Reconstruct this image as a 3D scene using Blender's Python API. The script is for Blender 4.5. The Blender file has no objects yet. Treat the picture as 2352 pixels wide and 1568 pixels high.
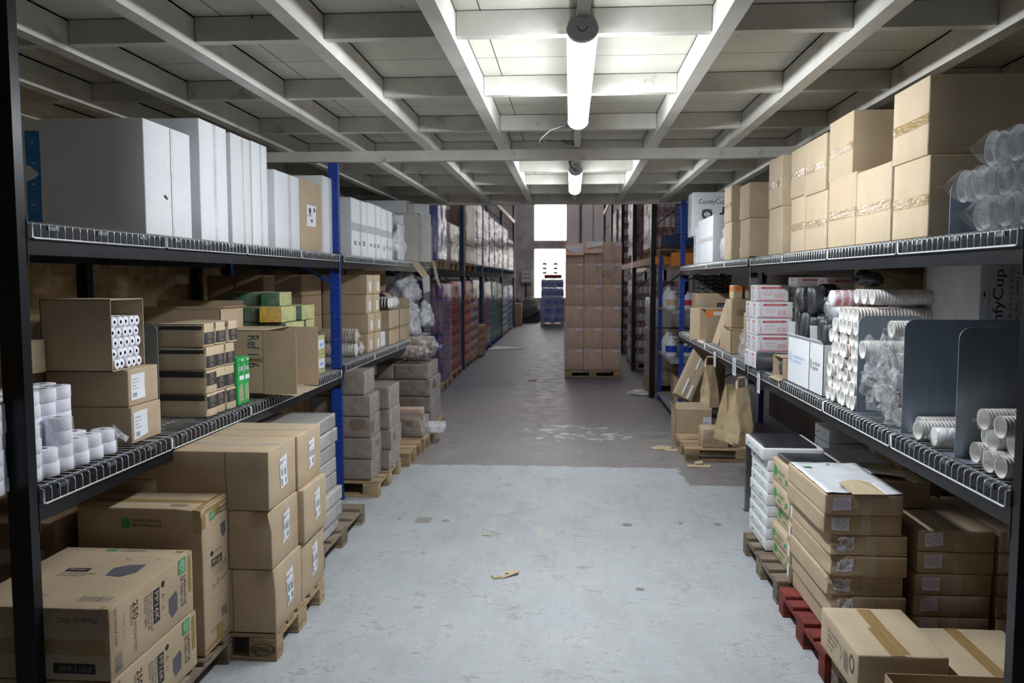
import bpy, bmesh, math, random
from mathutils import Vector, Matrix, Euler, noise
R = math.radians
PI = math.pi
rnd = random.Random(7)
SC = bpy.context.scene
COL = SC.collection

# ------------------------------------------------------------------ camera
FPX = 1880.0; CAMZ = 1.95
PITCH = math.atan(144.0 / FPX)
YAW = math.atan(134.0 / FPX * math.cos(PITCH))
cam_d = bpy.data.cameras.new('camera'); cam = bpy.data.objects.new('camera', cam_d)
COL.objects.link(cam); SC.camera = cam
cam_d.sensor_width = 36.0; cam_d.lens = FPX / 2352 * 36.0
cam_d.clip_start = 0.05; cam_d.clip_end = 200
cam.location = (0, 0, CAMZ); cam.rotation_euler = (PI / 2 - PITCH, 0, YAW)
cam_d.dof.use_dof = True; cam_d.dof.focus_distance = 4.3; cam_d.dof.aperture_fstop = 3.2
_f = Vector((-math.sin(YAW) * math.cos(PITCH), math.cos(YAW) * math.cos(PITCH), -math.sin(PITCH)))
_r = Vector((math.cos(YAW), math.sin(YAW), 0)); _u = _r.cross(_f)
YO = 0.0      # offset along the aisle of the group of goods being placed
def W(px, py, X=None, Y=None, Z=None):
    """real point on the plane X=, Y= or Z= that a measured position of the photograph lies on"""
    d = _f + _r * ((px - 1176) / FPX) - _u * ((py - 784) / FPX)
    if X is not None: t = X / d.x
    elif Y is not None: t = (Y + YO) / d.y
    else: t = (Z - CAMZ) / d.z
    return Vector((0, -YO, CAMZ)) + d * t

# ------------------------------------------------------------------ world, exposure
SC.view_settings.view_transform = 'Standard'; SC.view_settings.look = 'None'
SC.view_settings.exposure = 0.0; SC.view_settings.gamma = 1.0
SC.view_settings.use_curve_mapping = False
LAMP = 108.0          # emission of the tube lamps
SKYL = 2.5           # emission of the roof lights of the far hall
WINL = 8.0          # emission of the bright end window
world = bpy.data.worlds.new('world'); SC.world = world; world.use_nodes = True
bgn = world.node_tree.nodes['Background']
bgn.inputs[0].default_value = (0.62, 0.72, 1.0, 1); bgn.inputs[1].default_value = 0.02

# ------------------------------------------------------------------ materials
MATS = {}
def nmat(name):
    m = bpy.data.materials.new(name); m.use_nodes = True
    nt = m.node_tree; b = nt.nodes['Principled BSDF']
    MATS[name] = m
    return m, nt, b
def L(nt, a, b): nt.links.new(a, b)
def node(nt, t, **kw):
    n = nt.nodes.new(t)
    for k, v in kw.items():
        if isinstance(k, str) and hasattr(n, k): setattr(n, k, v)
    return n
def coords(nt, scale=(1, 1, 1), which='Object'):
    tc = nt.nodes.new('ShaderNodeTexCoord'); mp = nt.nodes.new('ShaderNodeMapping')
    mp.inputs['Scale'].default_value = scale
    L(nt, tc.outputs[which], mp.inputs[0]); return mp.outputs[0]
def noi(nt, vec, scale, detail=3, rough=.55):
    n = nt.nodes.new('ShaderNodeTexNoise'); n.inputs['Scale'].default_value = scale
    n.inputs['Detail'].default_value = detail; n.inputs['Roughness'].default_value = rough
    L(nt, vec, n.inputs['Vector']); return n.outputs['Fac']
def ramp(nt, fac, stops):
    r = nt.nodes.new('ShaderNodeValToRGB'); e = r.color_ramp.elements
    while len(e) < len(stops): e.new(0.5)
    for i, (p, c) in enumerate(stops):
        e[i].position = p; e[i].color = (c[0], c[1], c[2], 1) if len(c) > 2 else (c[0],) * 3 + (1,)
    L(nt, fac, r.inputs[0]); return r.outputs[0]
def mixc(nt, fac, a, b, mode='MIX'):
    m = nt.nodes.new('ShaderNodeMixRGB'); m.blend_type = mode
    for i, v in enumerate((fac, a, b)):
        if hasattr(v, 'node'): L(nt, v, m.inputs[i])
        elif isinstance(v, (int, float)): m.inputs[i].default_value = v
        else: m.inputs[i].default_value = (v[0], v[1], v[2], 1)
    return m.outputs[0]
def mth(nt, op, a, b=0.0, c=None):
    m = nt.nodes.new('ShaderNodeMath'); m.operation = op
    for i, v in enumerate((a, b) if c is None else (a, b, c)):
        if hasattr(v, 'node'): L(nt, v, m.inputs[i])
        else: m.inputs[i].default_value = v
    return m.outputs[0]
def bump(nt, b, h, strength=.3, dist=.01):
    n = nt.nodes.new('ShaderNodeBump'); n.inputs['Strength'].default_value = strength
    n.inputs['Distance'].default_value = dist; L(nt, h, n.inputs['Height']); L(nt, n.outputs[0], b.inputs['Normal'])

def m_plain(name, col, rough=.6, metal=0.0, spec=.5, var=.12, vs=6.0, bmp=0.0):
    m, nt, b = nmat(name)
    v = coords(nt); n = noi(nt, v, vs, 4)
    c = ramp(nt, n, [(.3, [x * (1 - var) for x in col]), (.7, [min(1, x * (1 + var)) for x in col])])
    L(nt, c, b.inputs['Base Color']); b.inputs['Roughness'].default_value = rough
    b.inputs['Metallic'].default_value = metal; b.inputs['Specular IOR Level'].default_value = spec
    if bmp: bump(nt, b, noi(nt, v, vs * 6, 3), bmp, .004)
    return m
def m_card(name, col, var=.1, flute=True, rough=.88):
    m, nt, b = nmat(name)
    v = coords(nt); oi = nt.nodes.new('ShaderNodeObjectInfo')
    n = noi(nt, v, 5, 4); n2 = noi(nt, v, 120, 2)
    c = ramp(nt, n, [(.25, [x * (1 - var) for x in col]), (.75, [min(1, x * (1 + var * .6)) for x in col])])
    rr = ramp(nt, oi.outputs['Random'], [(0, (.9, .89, .87)), (1, (1, 1, 1))])
    c = mixc(nt, 1.0, c, rr, 'MULTIPLY')
    c = mixc(nt, .25, c, ramp(nt, n2, [(.35, (.78, .76, .72)), (.6, (1, 1, 1))]), 'MULTIPLY')
    L(nt, c, b.inputs['Base Color']); b.inputs['Roughness'].default_value = rough
    b.inputs['Specular IOR Level'].default_value = .25
    w = nt.nodes.new('ShaderNodeTexWave'); w.wave_type = 'BANDS'; w.bands_direction = 'Z'
    w.inputs['Scale'].default_value = 45; w.inputs['Distortion'].default_value = .6
    L(nt, v, w.inputs[0])
    h = mth(nt, 'MULTIPLY_ADD', w.outputs['Fac'], .12, mth(nt, 'MULTIPLY', n, 1.4))
    bump(nt, b, h, .35, .006)
    return m
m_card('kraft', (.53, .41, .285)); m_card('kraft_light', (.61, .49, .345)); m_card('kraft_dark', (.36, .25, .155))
m_card('kraft_inner', (.42, .29, .165)); m_card('kraft_pink', (.70, .50, .385))
m_card('grey_white', (.76, .76, .78), .16)
m_plain('ink_palegreen', (.42, .66, .46), .7); m_plain('ink_faintwhite', (.30, .30, .32), .6)
m_card('white_card', (.80, .82, .87), .04); m_card('grey_card', (.52, .51, .49), .14)
m_card('taupe_card', (.21, .155, .12)); m_card('paper_brown', (.52, .40, .25), .12)
m_plain('seam', (.09, .06, .04), .9, var=.2); m_plain('seam_white', (.3, .3, .32), .9, var=.1)
m_plain('ink_black', (.025, .025, .03), .7); m_plain('ink_grey', (.11, .11, .125), .7)
m_plain('ink_green', (.06, .33, .11), .7); m_plain('ink_red', (.62, .07, .09), .6); m_plain('ink_pink', (.78, .30, .36), .7)
m_plain('ink_blue', (.25, .48, .78), .7); m_plain('ink_navy', (.03, .09, .13), .7); m_plain('ink_white', (.72, .73, .75), .6)
m_plain('ink_faint', (.30, .22, .15), .8); m_plain('label_paper', (.80, .82, .88), .6, var=.04)
m_plain('label_mauve', (.74, .72, .84), .6, var=.05)
m_plain('blue_stripe', (.02, .19, .50), .5); m_plain('box_green', (.03, .40, .10), .45); m_plain('box_green_dark', (.03, .28, .07), .45)
m_plain('straw_black', (.035, .035, .04), .55); m_plain('tan_ink', (.60, .46, .30), .7); m_plain('dark_ink_on_black', (.065, .06, .055), .6)
m_plain('orange', (.80, .20, .03), .6); m_plain('yellow', (.80, .50, .06), .8, var=.2, vs=30)
m_plain('scour_green', (.05, .16, .08), .85, var=.3, vs=60); m_plain('sponge', (.66, .66, .26), .85, var=.2, vs=40)
m_plain('paper_white', (.88, .89, .97), .65, var=.03, vs=12); m_plain('core_grey', (.07, .07, .08), .8)
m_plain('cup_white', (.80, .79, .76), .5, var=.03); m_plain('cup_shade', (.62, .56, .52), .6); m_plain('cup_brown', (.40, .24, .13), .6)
m_plain('red_print', (.60, .03, .05), .45)
m_plain('black_steel', (.020, .021, .026), .30, .5, var=.3, vs=3); m_plain('grey_steel', (.16, .17, .18), .45, .5, var=.25, vs=4)
m_plain('dull_black', (.014, .015, .018), .85, .1, .2); m_plain('blue_steel', (.014, .055, .34), .42, .1, var=.18, vs=5); m_plain('navy_steel', (.012, .035, .10), .5, .1)
m_plain('orange_steel', (.75, .26, .03), .45); m_plain('hole_black', (.004, .004, .006), .9)
m_plain('wire_zinc', (.74, .76, .78), .34, .6, var=.1); m_plain('grey_post', (.33, .33, .35), .5, .4, var=.2)
m_plain('jug_white', (.72, .75, .78), .4); m_plain('jug_blue', (.02, .06, .45), .3); m_plain('lamp_cap', (.55, .58, .62), .4)
m_plain('cable_black', (.02, .02, .022), .5); m_plain('blue_crate', (.05, .10, .26), .45, var=.3)
m_plain('dark_carton', (.17, .115, .085), .85, var=.2)
m_plain('black_bag', (.03, .032, .04), .22, spec=.8, var=.4, vs=20, bmp=1.0)
m_plain('silver_bag', (.42, .43, .46), .25, .3, var=.4, vs=14, bmp=.8)
m_plain('white_film', (.78, .80, .84), .25, var=.08, vs=8, bmp=.35)
m_plain('grey_film', (.36, .345, .335), .22, spec=.8, var=.18, vs=9, bmp=.8)
m_plain('grey_film2', (.45, .43, .42), .22, spec=.8, var=.18, vs=9, bmp=.8)

def m_steel_plate():
    m, nt, b = nmat('steel_plate')
    v = coords(nt, (3, 3, .7)); n = noi(nt, v, 3, 3); n2 = noi(nt, coords(nt, (1, 1, 30)), 8, 2)
    c = ramp(nt, n, [(.3, (.20, .245, .30)), (.7, (.30, .35, .41))])
    L(nt, c, b.inputs['Base Color']); b.inputs['Metallic'].default_value = .4
    L(nt, ramp(nt, n2, [(.3, (.34,) * 3), (.7, (.46,) * 3)]), b.inputs['Roughness'])
m_steel_plate()
def m_tape(name, col, alpha):
    m, nt, b = nmat(name)
    v = coords(nt); b.inputs['Base Color'].default_value = (*col, 1)
    b.inputs['Roughness'].default_value = .16; b.inputs['Specular IOR Level'].default_value = .8
    b.inputs['Alpha'].default_value = alpha
    bump(nt, b, noi(nt, coords(nt, (18, 18, 60)), 1.2, 3), .5, .01)
m_tape('tape_brown', (.44, .29, .12), .8); m_tape('tape_clear', (.74, .72, .68), .35); m_tape('tape_white', (.62, .61, .58), .5)
def m_film(name, col, lo, hi, scale=(6, 6, 6), bs=.9):
    m, nt, b = nmat(name)
    v = coords(nt, scale); n = noi(nt, v, 2.2, 5, .65)
    b.inputs['Base Color'].default_value = (*col, 1); b.inputs['Roughness'].default_value = .12
    b.inputs['Specular IOR Level'].default_value = 1.0
    lw = nt.nodes.new('ShaderNodeLayerWeight'); lw.inputs[0].default_value = .35
    a = ramp(nt, n, [(.42, (lo,) * 3), (.62, (hi,) * 3)])
    a2 = mth(nt, 'MAXIMUM', a, mth(nt, 'MULTIPLY', lw.outputs['Facing'], hi))
    L(nt, a2, b.inputs['Alpha']); bump(nt, b, n, bs, .03)
m_film('film_clear', (.85, .88, .95), .05, .5); m_film('wrap_clear', (.62, .60, .62), .03, .24, (3, 3, 1.2))
m_film('film_thin', (.62, .60, .60), .02, .26, (3, 3, 3)); m_film('film_white', (.9, .9, .95), .06, .30, (12, 12, 12), .6); m_film('film_face', (.74, .72, .72), .18, .62, (8, 4, 4), .8); m_film('film_crinkle', (.88, .9, .94), .04, .36, (14, 14, 14), 1.0); m_film('film_milky', (.85, .87, .92), .45, .85, (9, 9, 9)); m_film('cup_clear', (.88, .92, .98), .12, .45, (4, 4, 4), .15)
m_film('wrap_blue', (.35, .38, .62), .25, .75, (3, 3, 1)); m_film('wrap_pinkish', (.70, .56, .54), .05, .42, (3, 3, 1))

def m_wood(name, c1, c2):
    m, nt, b = nmat(name)
    oi = nt.nodes.new('ShaderNodeObjectInfo')
    v = coords(nt, (1, 1, 1)); 
    va = nt.nodes.new('ShaderNodeVectorMath'); va.operation = 'ADD'; L(nt, v, va.inputs[0])
    cm = nt.nodes.new('ShaderNodeCombineXYZ'); L(nt, mth(nt, 'MULTIPLY', oi.outputs['Random'], 9.0), cm.inputs[1]); L(nt, cm.outputs[0], va.inputs[1])
    mp = nt.nodes.new('ShaderNodeMapping'); mp.inputs['Scale'].default_value = (3, 40, 40); L(nt, va.outputs[0], mp.inputs[0])
    n = noi(nt, mp.outputs[0], 1.0, 5, .6); n2 = noi(nt, va.outputs[0], 3.0, 3)
    c = ramp(nt, n, [(.3, c1), (.7, c2)])
    c = mixc(nt, .5, c, ramp(nt, n2, [(.35, (.5, .45, .4)), (.6, (1, 1, 1))]), 'MULTIPLY')
    c = mixc(nt, 1.0, c, ramp(nt, oi.outputs['Random'], [(0, (.68, .66, .64)), (1, (1, 1, 1))]), 'MULTIPLY')
    L(nt, c, b.inputs['Base Color']); b.inputs['Roughness'].default_value = .85
    bump(nt, b, n, .4, .004)
m_wood('pallet_wood', (.34, .22, .12), (.62, .47, .29)); m_wood('pallet_old', (.16, .12, .085), (.36, .29, .21))
m_wood('pallet_red', (.16, .022, .018), (.27, .04, .033)); m_wood('pallet_blue', (.02, .06, .16), (.05, .12, .26))

def m_emit(name, col, s, two=False):
    m = bpy.data.materials.new(name); m.use_nodes = True; nt = m.node_tree; nt.nodes.clear()
    e = nt.nodes.new('ShaderNodeEmission'); o = nt.nodes.new('ShaderNodeOutputMaterial')
    e.inputs[0].default_value = (*col, 1); e.inputs[1].default_value = s; L(nt, e.outputs[0], o.inputs[0]); MATS[name] = m
m_emit('tube_light', (.90, .955, 1.0), LAMP); m_emit('tube_dim', (1.0, .93, .78), 30.0); m_emit('tube_light_far', (.90, .955, 1.0), LAMP * .8)
m_emit('window_glow', (1.0, .97, .92), WINL); m_emit('skylight_glow', (.96, .93, .97), SKYL)

def m_osb():
    m, nt, b = nmat('osb'); v = coords(nt, (1, 1, 1))
    vo = nt.nodes.new('ShaderNodeTexVoronoi'); vo.inputs['Scale'].default_value = 9; vo.inputs['Randomness'].default_value = 1
    mp = nt.nodes.new('ShaderNodeMapping'); mp.inputs['Scale'].default_value = (1, 1, 2.2); L(nt, v, mp.inputs[0])
    L(nt, mp.outputs[0], vo.inputs['Vector']); n = noi(nt, v, 14, 4)
    c = mixc(nt, .5, ramp(nt, vo.outputs['Color'], [(.1, (.26, .16, .07)), (.9, (.58, .42, .22))]), ramp(nt, n, [(.3, (.22, .14, .07)), (.7, (.55, .4, .22))]))
    L(nt, c, b.inputs['Base Color']); b.inputs['Roughness'].default_value = .8
m_osb()
def m_wall(name, c1, c2, sc=1.2):
    m, nt, b = nmat(name); v = coords(nt)
    n = noi(nt, v, sc, 6, .65)
    L(nt, ramp(nt, n, [(.3, c1), (.65, c2)]), b.inputs['Base Color']); b.inputs['Roughness'].default_value = .9
    bump(nt, b, noi(nt, v, 12, 4), .3, .01)
m_wall('hall_plaster', (.30, .26, .26), (.62, .57, .56)); m_wall('hall_panel', (.60, .52, .50), (.74, .66, .63), .5)
m_wall('concrete_wall', (.16, .14, .125), (.27, .25, .225)); m_wall('hall_roof', (.15, .15, .16), (.2, .2, .21))
m_wall('dark_wall', (.05, .045, .045), (.10, .09, .085))

def m_ceiling():
    m, nt, b = nmat('ceiling_panel'); v = coords(nt)
    n = noi(nt, v, 1.3, 5, .6)
    c = ramp(nt, n, [(.3, (.50, .475, .40)), (.7, (.66, .635, .56))])
    bk = nt.nodes.new('ShaderNodeTexBrick'); bk.inputs['Scale'].default_value = 1.0
    bk.inputs['Mortar Size'].default_value = .004; bk.inputs['Brick Width'].default_value = 1.22; bk.inputs['Row Height'].default_value = 1.24
    bk.offset = 0.0
    bk.inputs['Color1'].default_value = (1, 1, 1, 1); bk.inputs['Color2'].default_value = (1, 1, 1, 1); bk.inputs['Mortar'].default_value = (.2, .18, .16, 1)
    mp = nt.nodes.new('ShaderNodeMapping'); mp.inputs['Location'].default_value = (.42, .3, 0); L(nt, v, mp.inputs[0]); L(nt, mp.outputs[0], bk.inputs[0])
    c = mixc(nt, 1.0, c, bk.outputs[0], 'MULTIPLY')
    sp = noi(nt, v, 7, 4); c = mixc(nt, ramp(nt, sp, [(.70, (0,)), (.74, (.6,))]), c, (.16, .12, .09))
    L(nt, c, b.inputs['Base Color']); b.inputs['Roughness'].default_value = .65
m_ceiling()
def m_beam():
    m, nt, b = nmat('beam_paint'); v = coords(nt)
    n = noi(nt, v, 3, 5, .6); sp = noi(nt, coords(nt, (1, .5, 1)), 5, 5, .6)
    c = ramp(nt, n, [(.3, (.52, .50, .45)), (.7, (.70, .68, .63))])
    c = mixc(nt, ramp(nt, sp, [(.63, (0,)), (.72, (.65,))]), c, (.22, .20, .18))
    L(nt, c, b.inputs['Base Color']); b.inputs['Roughness'].default_value = .38; bump(nt, b, n, .2, .004)
m_beam()

def m_floor():
    m, nt, b = nmat('floor_paint')
    tc = nt.nodes.new('ShaderNodeTexCoord'); v = tc.outputs['Object']
    sx = nt.nodes.new('ShaderNodeSeparateXYZ'); L(nt, v, sx.inputs[0]); X, Y = sx.outputs[0], sx.outputs[1]
    def mp(s):
        q = nt.nodes.new('ShaderNodeMapping'); q.inputs['Scale'].default_value = s; L(nt, v, q.inputs[0]); return q.outputs[0]
    n1 = noi(nt, v, .9, 5, .6); n2 = noi(nt, v, 4.0, 6, .7); nf = noi(nt, v, 30, 5, .7); ns = noi(nt, mp((26, 9, 1)), 1.0, 6, .75); nd = noi(nt, mp((7, 24, 1)), 1.0, 6, .75)
    paint = ramp(nt, n1, [(.3, (.405, .435, .465)), (.7, (.465, .485, .505))])
    paint = mixc(nt, .35, paint, ramp(nt, n2, [(.35, (.72, .72, .70)), (.55, (1, 1, 1))]), 'MULTIPLY')
    wearmask = ramp(nt, mth(nt, 'ADD', mth(nt, 'MULTIPLY', n2, .55), mth(nt, 'MULTIPLY', nd, .45)), [(.555, (0,)), (.60, (.55,))])
    paint = mixc(nt, wearmask, paint, (.27, .26, .245))
    paint = mixc(nt, ramp(nt, nd, [(.655, (0,)), (.68, (.8,))]), paint, (.16, .15, .14))
    paint = mixc(nt, ramp(nt, ns, [(.66, (0,)), (.69, (.7,))]), paint, (.18, .165, .155))
    paint = mixc(nt, ramp(nt, nf, [(.665, (0,)), (.69, (.7,))]), paint, (.15, .145, .14))
    area = ramp(nt, noi(nt, mp((1.1, .8, 1)), 1.0, 4, .6), [(.38, (.30,)), (.60, (1,))])
    w1 = noi(nt, mp((48, 26, 1)), 1.0, 6, .75); paint = mixc(nt, mth(nt, 'MULTIPLY', area, ramp(nt, w1, [(.585, (0,)), (.63, (.75,))])), paint, (.20, .19, .175))
    w4 = noi(nt, mp((22, 7, 1)), 1.0, 6, .8); paint = mixc(nt, mth(nt, 'MULTIPLY', area, ramp(nt, w4, [(.60, (0,)), (.66, (.6,))])), paint, (.24, .225, .205))
    w2 = noi(nt, mp((3.5, 1.2, 1)), 1.0, 6, .72); paint = mixc(nt, ramp(nt, w2, [(.48, (0,)), (.68, (.42,))]), paint, (.30, .285, .265))
    w3 = noi(nt, mp((14, 40, 1)), 1.0, 4, .7); paint = mixc(nt, mth(nt, 'MULTIPLY', ramp(nt, w3, [(.57, (0,)), (.61, (.65,))]), mth(nt, 'MULTIPLY', area, ramp(nt, n2, [(.45, (0,)), (.58, (1,))]))), paint, (.19, .17, .155))
    def disc(px, py, r):
        p = W(px, py, Z=0); d = nt.nodes.new('ShaderNodeVectorMath'); d.operation = 'DISTANCE'
        L(nt, v, d.inputs[0]); d.inputs[1].default_value = p
        return mth(nt, 'LESS_THAN', mth(nt, 'ADD', d.outputs['Value'], mth(nt, 'MULTIPLY', nf, r * .7)), r * 1.3)
    for px, py, r in ((1025, 1195, .035), (917, 1191, .02), (1441, 1205, .045), (1649, 1204, .03), (1470, 1353, .03), (1563, 1202, .022)):
        paint = mixc(nt, disc(px, py, r), paint, (.20, .185, .165))
    p = W(973, 1194, Z=0)
    sq = mth(nt, 'MULTIPLY', mth(nt, 'LESS_THAN', mth(nt, 'ABSOLUTE', mth(nt, 'SUBTRACT', X, p.x)), .062), mth(nt, 'LESS_THAN', mth(nt, 'ABSOLUTE', mth(nt, 'SUBTRACT', Y, p.y)), .08))
    paint = mixc(nt, sq, paint, (.29, .27, .255))
    # pale worn patch in the aisle
    p = W(1210, 1180, Z=0); d = nt.nodes.new('ShaderNodeVectorMath'); d.operation = 'DISTANCE'; L(nt, v, d.inputs[0]); d.inputs[1].default_value = p
    pw = mth(nt, 'MULTIPLY', mth(nt, 'LESS_THAN', d.outputs['Value'], .75), ramp(nt, noi(nt, mp((6, 3, 1)), 1, 5, .7), [(.52, (0,)), (.64, (.45,))]))
    paint = mixc(nt, pw, paint, (.58, .53, .45))
    conc = ramp(nt, n2, [(.3, (.185, .168, .165)), (.7, (.30, .275, .272))])
    conc = mixc(nt, .5, conc, ramp(nt, ns, [(.3, (.65, .65, .65)), (.7, (1.1, 1.08, 1.05))]), 'MULTIPLY')
    # whitish flecks on the bare concrete
    fl = mth(nt, 'MULTIPLY', ramp(nt, noi(nt, mp((5, 9, 1)), 1, 5, .7), [(.60, (0,)), (.64, (1,))]), mth(nt, 'MULTIPLY', mth(nt, 'LESS_THAN', Y, 11.0), mth(nt, 'GREATER_THAN', Y, 8.9)))
    dp = nt.nodes.new('ShaderNodeVectorMath'); dp.operation = 'DISTANCE'; L(nt, v, dp.inputs[0]); dp.inputs[1].default_value = W(1325, 995, Z=0)
    fl2 = mth(nt, 'MULTIPLY', ramp(nt, noi(nt, mp((5, 7, 1)), 1, 5, .65), [(.535, (0,)), (.56, (1,))]), mth(nt, 'LESS_THAN', mth(nt, 'ADD', dp.outputs['Value'], mth(nt, 'MULTIPLY', noi(nt, v, 2.2, 3), 1.2)), 1.22))
    conc = mixc(nt, mth(nt, 'MULTIPLY', mth(nt, 'MAXIMUM', mth(nt, 'MULTIPLY', fl, .35), fl2), .8), conc, (.56, .56, .55))
    hallc = ramp(nt, n2, [(.3, (.028, .034, .048)), (.7, (.065, .075, .10))])  # bluish tint of the sky put into the hall floor colour
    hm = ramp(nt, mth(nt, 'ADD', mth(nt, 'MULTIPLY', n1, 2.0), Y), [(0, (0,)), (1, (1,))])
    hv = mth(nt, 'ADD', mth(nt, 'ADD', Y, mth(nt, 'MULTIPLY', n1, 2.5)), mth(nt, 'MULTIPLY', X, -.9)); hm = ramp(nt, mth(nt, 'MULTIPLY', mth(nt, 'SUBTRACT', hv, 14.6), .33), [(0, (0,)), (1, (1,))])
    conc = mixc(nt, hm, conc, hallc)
    e = mth(nt, 'ADD', Y, mth(nt, 'MULTIPLY', mth(nt, 'SUBTRACT', nf, .5), .12)); e = mth(nt, 'ADD', e, mth(nt, 'MULTIPLY', mth(nt, 'SUBTRACT', n2, .5), .25))
    e1 = mth(nt, 'LESS_THAN', e, 8.42)
    e2 = mth(nt, 'MULTIPLY', mth(nt, 'GREATER_THAN', mth(nt, 'ADD', X, mth(nt, 'MULTIPLY', n2, .4)), 1.33), mth(nt, 'GREATER_THAN', e, 7.72))
    msk = mth(nt, 'MULTIPLY', e1, mth(nt, 'SUBTRACT', 1.0, e2))
    c = mixc(nt, msk, conc, paint)
    L(nt, c, b.inputs['Base Color'])
    rg = mixc(nt, msk, ramp(nt, n2, [(.3, (.42,) * 3), (.7, (.66,) * 3)]), ramp(nt, n2, [(.3, (.5,) * 3), (.7, (.68,) * 3)]))
    L(nt, rg, b.inputs['Roughness']); bump(nt, b, mth(nt, 'ADD', nf, mth(nt, 'MULTIPLY', msk, .6)), .12, .006)
m_floor()
def M(n): return MATS[n]

# ------------------------------------------------------------------ mesh builder
class MB:
    def __init__(s): s.v = []; s.f = []; s.m = []; s.sm = []
    def add(s, vs, fs, mi=0, smooth=False):
        o = len(s.v); s.v += [Vector(p) for p in vs]
        for f in fs: s.f.append([i + o for i in f]); s.m.append(mi); s.sm.append(smooth)
        return s
    def box(s, x0, x1, y0, y1, z0, z1, mi=0):
        return s.add([(x, y, z) for z in (z0, z1) for y in (y0, y1) for x in (x0, x1)],
                     [(0, 2, 3, 1), (4, 5, 7, 6), (0, 1, 5, 4), (1, 3, 7, 5), (3, 2, 6, 7), (2, 0, 4, 6)], mi)
    def obox(s, c, ax, ay, az, mi=0):           # oriented box: centre and three half axes
        c = Vector(c); ax, ay, az = Vector(ax), Vector(ay), Vector(az)
        return s.add([c + ax * i + ay * j + az * k for k in (-1, 1) for j in (-1, 1) for i in (-1, 1)],
                     [(0, 2, 3, 1), (4, 5, 7, 6), (0, 1, 5, 4), (1, 3, 7, 5), (3, 2, 6, 7), (2, 0, 4, 6)], mi)
    def bar(s, a, b, w, h=None, mi=0):
        a, b = Vector(a), Vector(b); d = (b - a); n = d.normalized(); h = h or w
        up = Vector((0, 0, 1)) if abs(n.z) < .9 else Vector((1, 0, 0))
        r = n.cross(up).normalized(); u = r.cross(n)
        return s.obox((a + b) / 2, r * w / 2, d / 2, u * h / 2, mi)
    def prof(s, a, d, prof, n=16, mi=0, smooth=True, mis=None):   # lathe: (t along axis, radius)
        a = Vector(a); d = Vector(d).normalized()
        up = Vector((0, 0, 1)) if abs(d.z) < .9 else Vector((1, 0, 0))
        r = d.cross(up).normalized(); u = r.cross(d); o = len(s.v)
        for t, ra in prof:
            for k in range(n):
                q = 2 * PI * k / n; s.v.append(a + d * t + (r * math.cos(q) + u * math.sin(q)) * ra)
        for i in range(len(prof) - 1):
            mm = mis[i] if mis else mi
            for k in range(n):
                k2 = (k + 1) % n; s.f.append([o + i * n + k, o + i * n + k2, o + (i + 1) * n + k2, o + (i + 1) * n + k]); s.m.append(mm); s.sm.append(smooth)
        return s
    def cyl(s, a, b, r, n=16, mi=0, caps=True, r2=None):
        a, b = Vector(a), Vector(b); l = (b - a).length; r2 = r if r2 is None else r2
        p = [(0, r), (l, r2)]
        if caps: p = [(0, 1e-4), (0, r), (0, r), (l, r2), (l, r2), (l, 1e-4)]
        return s.prof(a, b - a, p, n, mi)
    def tube(s, pts, r, n=6, mi=0):
        pts = [Vector(p) for p in pts]; o = len(s.v)
        for i, p in enumerate(pts):
            d = (pts[min(i + 1, len(pts) - 1)] - pts[max(i - 1, 0)]).normalized()
            up = Vector((0, 0, 1)) if abs(d.z) < .95 else Vector((1, 0, 0))
            rr = d.cross(up).normalized(); u = rr.cross(d)
            for k in range(n):
                q = 2 * PI * k / n; s.v.append(p + (rr * math.cos(q) + u * math.sin(q)) * r)
        for i in range(len(pts) - 1):
            for k in range(n):
                k2 = (k + 1) % n; s.f.append([o + i * n + k, o + i * n + k2, o + (i + 1) * n + k2, o + (i + 1) * n + k]); s.m.append(mi); s.sm.append(True)
        s.f.append([o + k for k in range(n)]); s.m.append(mi); s.sm.append(False)
        s.f.append([o + (len(pts) - 1) * n + k for k in range(n)]); s.m.append(mi); s.sm.append(False)
        return s
    def mesh(s, name, mats):
        me = bpy.data.meshes.new(name); me.from_pydata([tuple(p) for p in s.v], [], s.f)
        for m in (mats if isinstance(mats, (list, tuple)) else [mats]): me.materials.append(M(m))
        me.polygons.foreach_set('material_index', s.m); me.polygons.foreach_set('use_smooth', s.sm); me.update()
        return me
    def build(s, name, mats, parent=None, loc=None, rz=0):
        return link(name, s.mesh(name, mats), parent, loc, rz)
def link(name, me, parent=None, loc=None, rz=0):
    o = bpy.data.objects.new(name, me); COL.objects.link(o)
    if parent: o.parent = parent
    if loc is not None: o.location = loc
    if not parent: o.location.y += YO
    if rz: o.rotation_euler.z = rz
    return o
def tag(o, label, cat, group=None, kind=None):
    if label: o['label'] = label
    if cat: o['category'] = cat
    if group: o['group'] = group
    if kind: o['kind'] = kind
    return o
def thing(name, label, cat, loc, rz=0, group=None, rot=None):
    o = bpy.data.objects.new(name, None); COL.objects.link(o); o.location = loc; o.location.y += YO
    o.empty_display_size = .05
    o.rotation_euler = rot if rot else (0, 0, rz)
    return tag(o, label, cat, group)
def struct(name, mb, mats):
    o = mb.build(name, mats); o['kind'] = 'structure'; return o
def dup(root, loc, rz=None, label=None, group=None, rot=None):
    r = root.copy(); COL.objects.link(r); r.location = loc
    if rz is not None: r.rotation_euler.z = rz
    if rot: r.rotation_euler = rot
    if label: r['label'] = label
    if group: r['group'] = group
    for ch in list(root.children):
        c = ch.copy(); COL.objects.link(c); c.parent = r
        for g in list(ch.children):
            d = g.copy(); COL.objects.link(d); d.parent = c
    return r
ORD = ['first', 'second', 'third', 'fourth', 'fifth', 'sixth', 'seventh', 'eighth', 'ninth', 'tenth', 'eleventh', 'twelfth']
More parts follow.
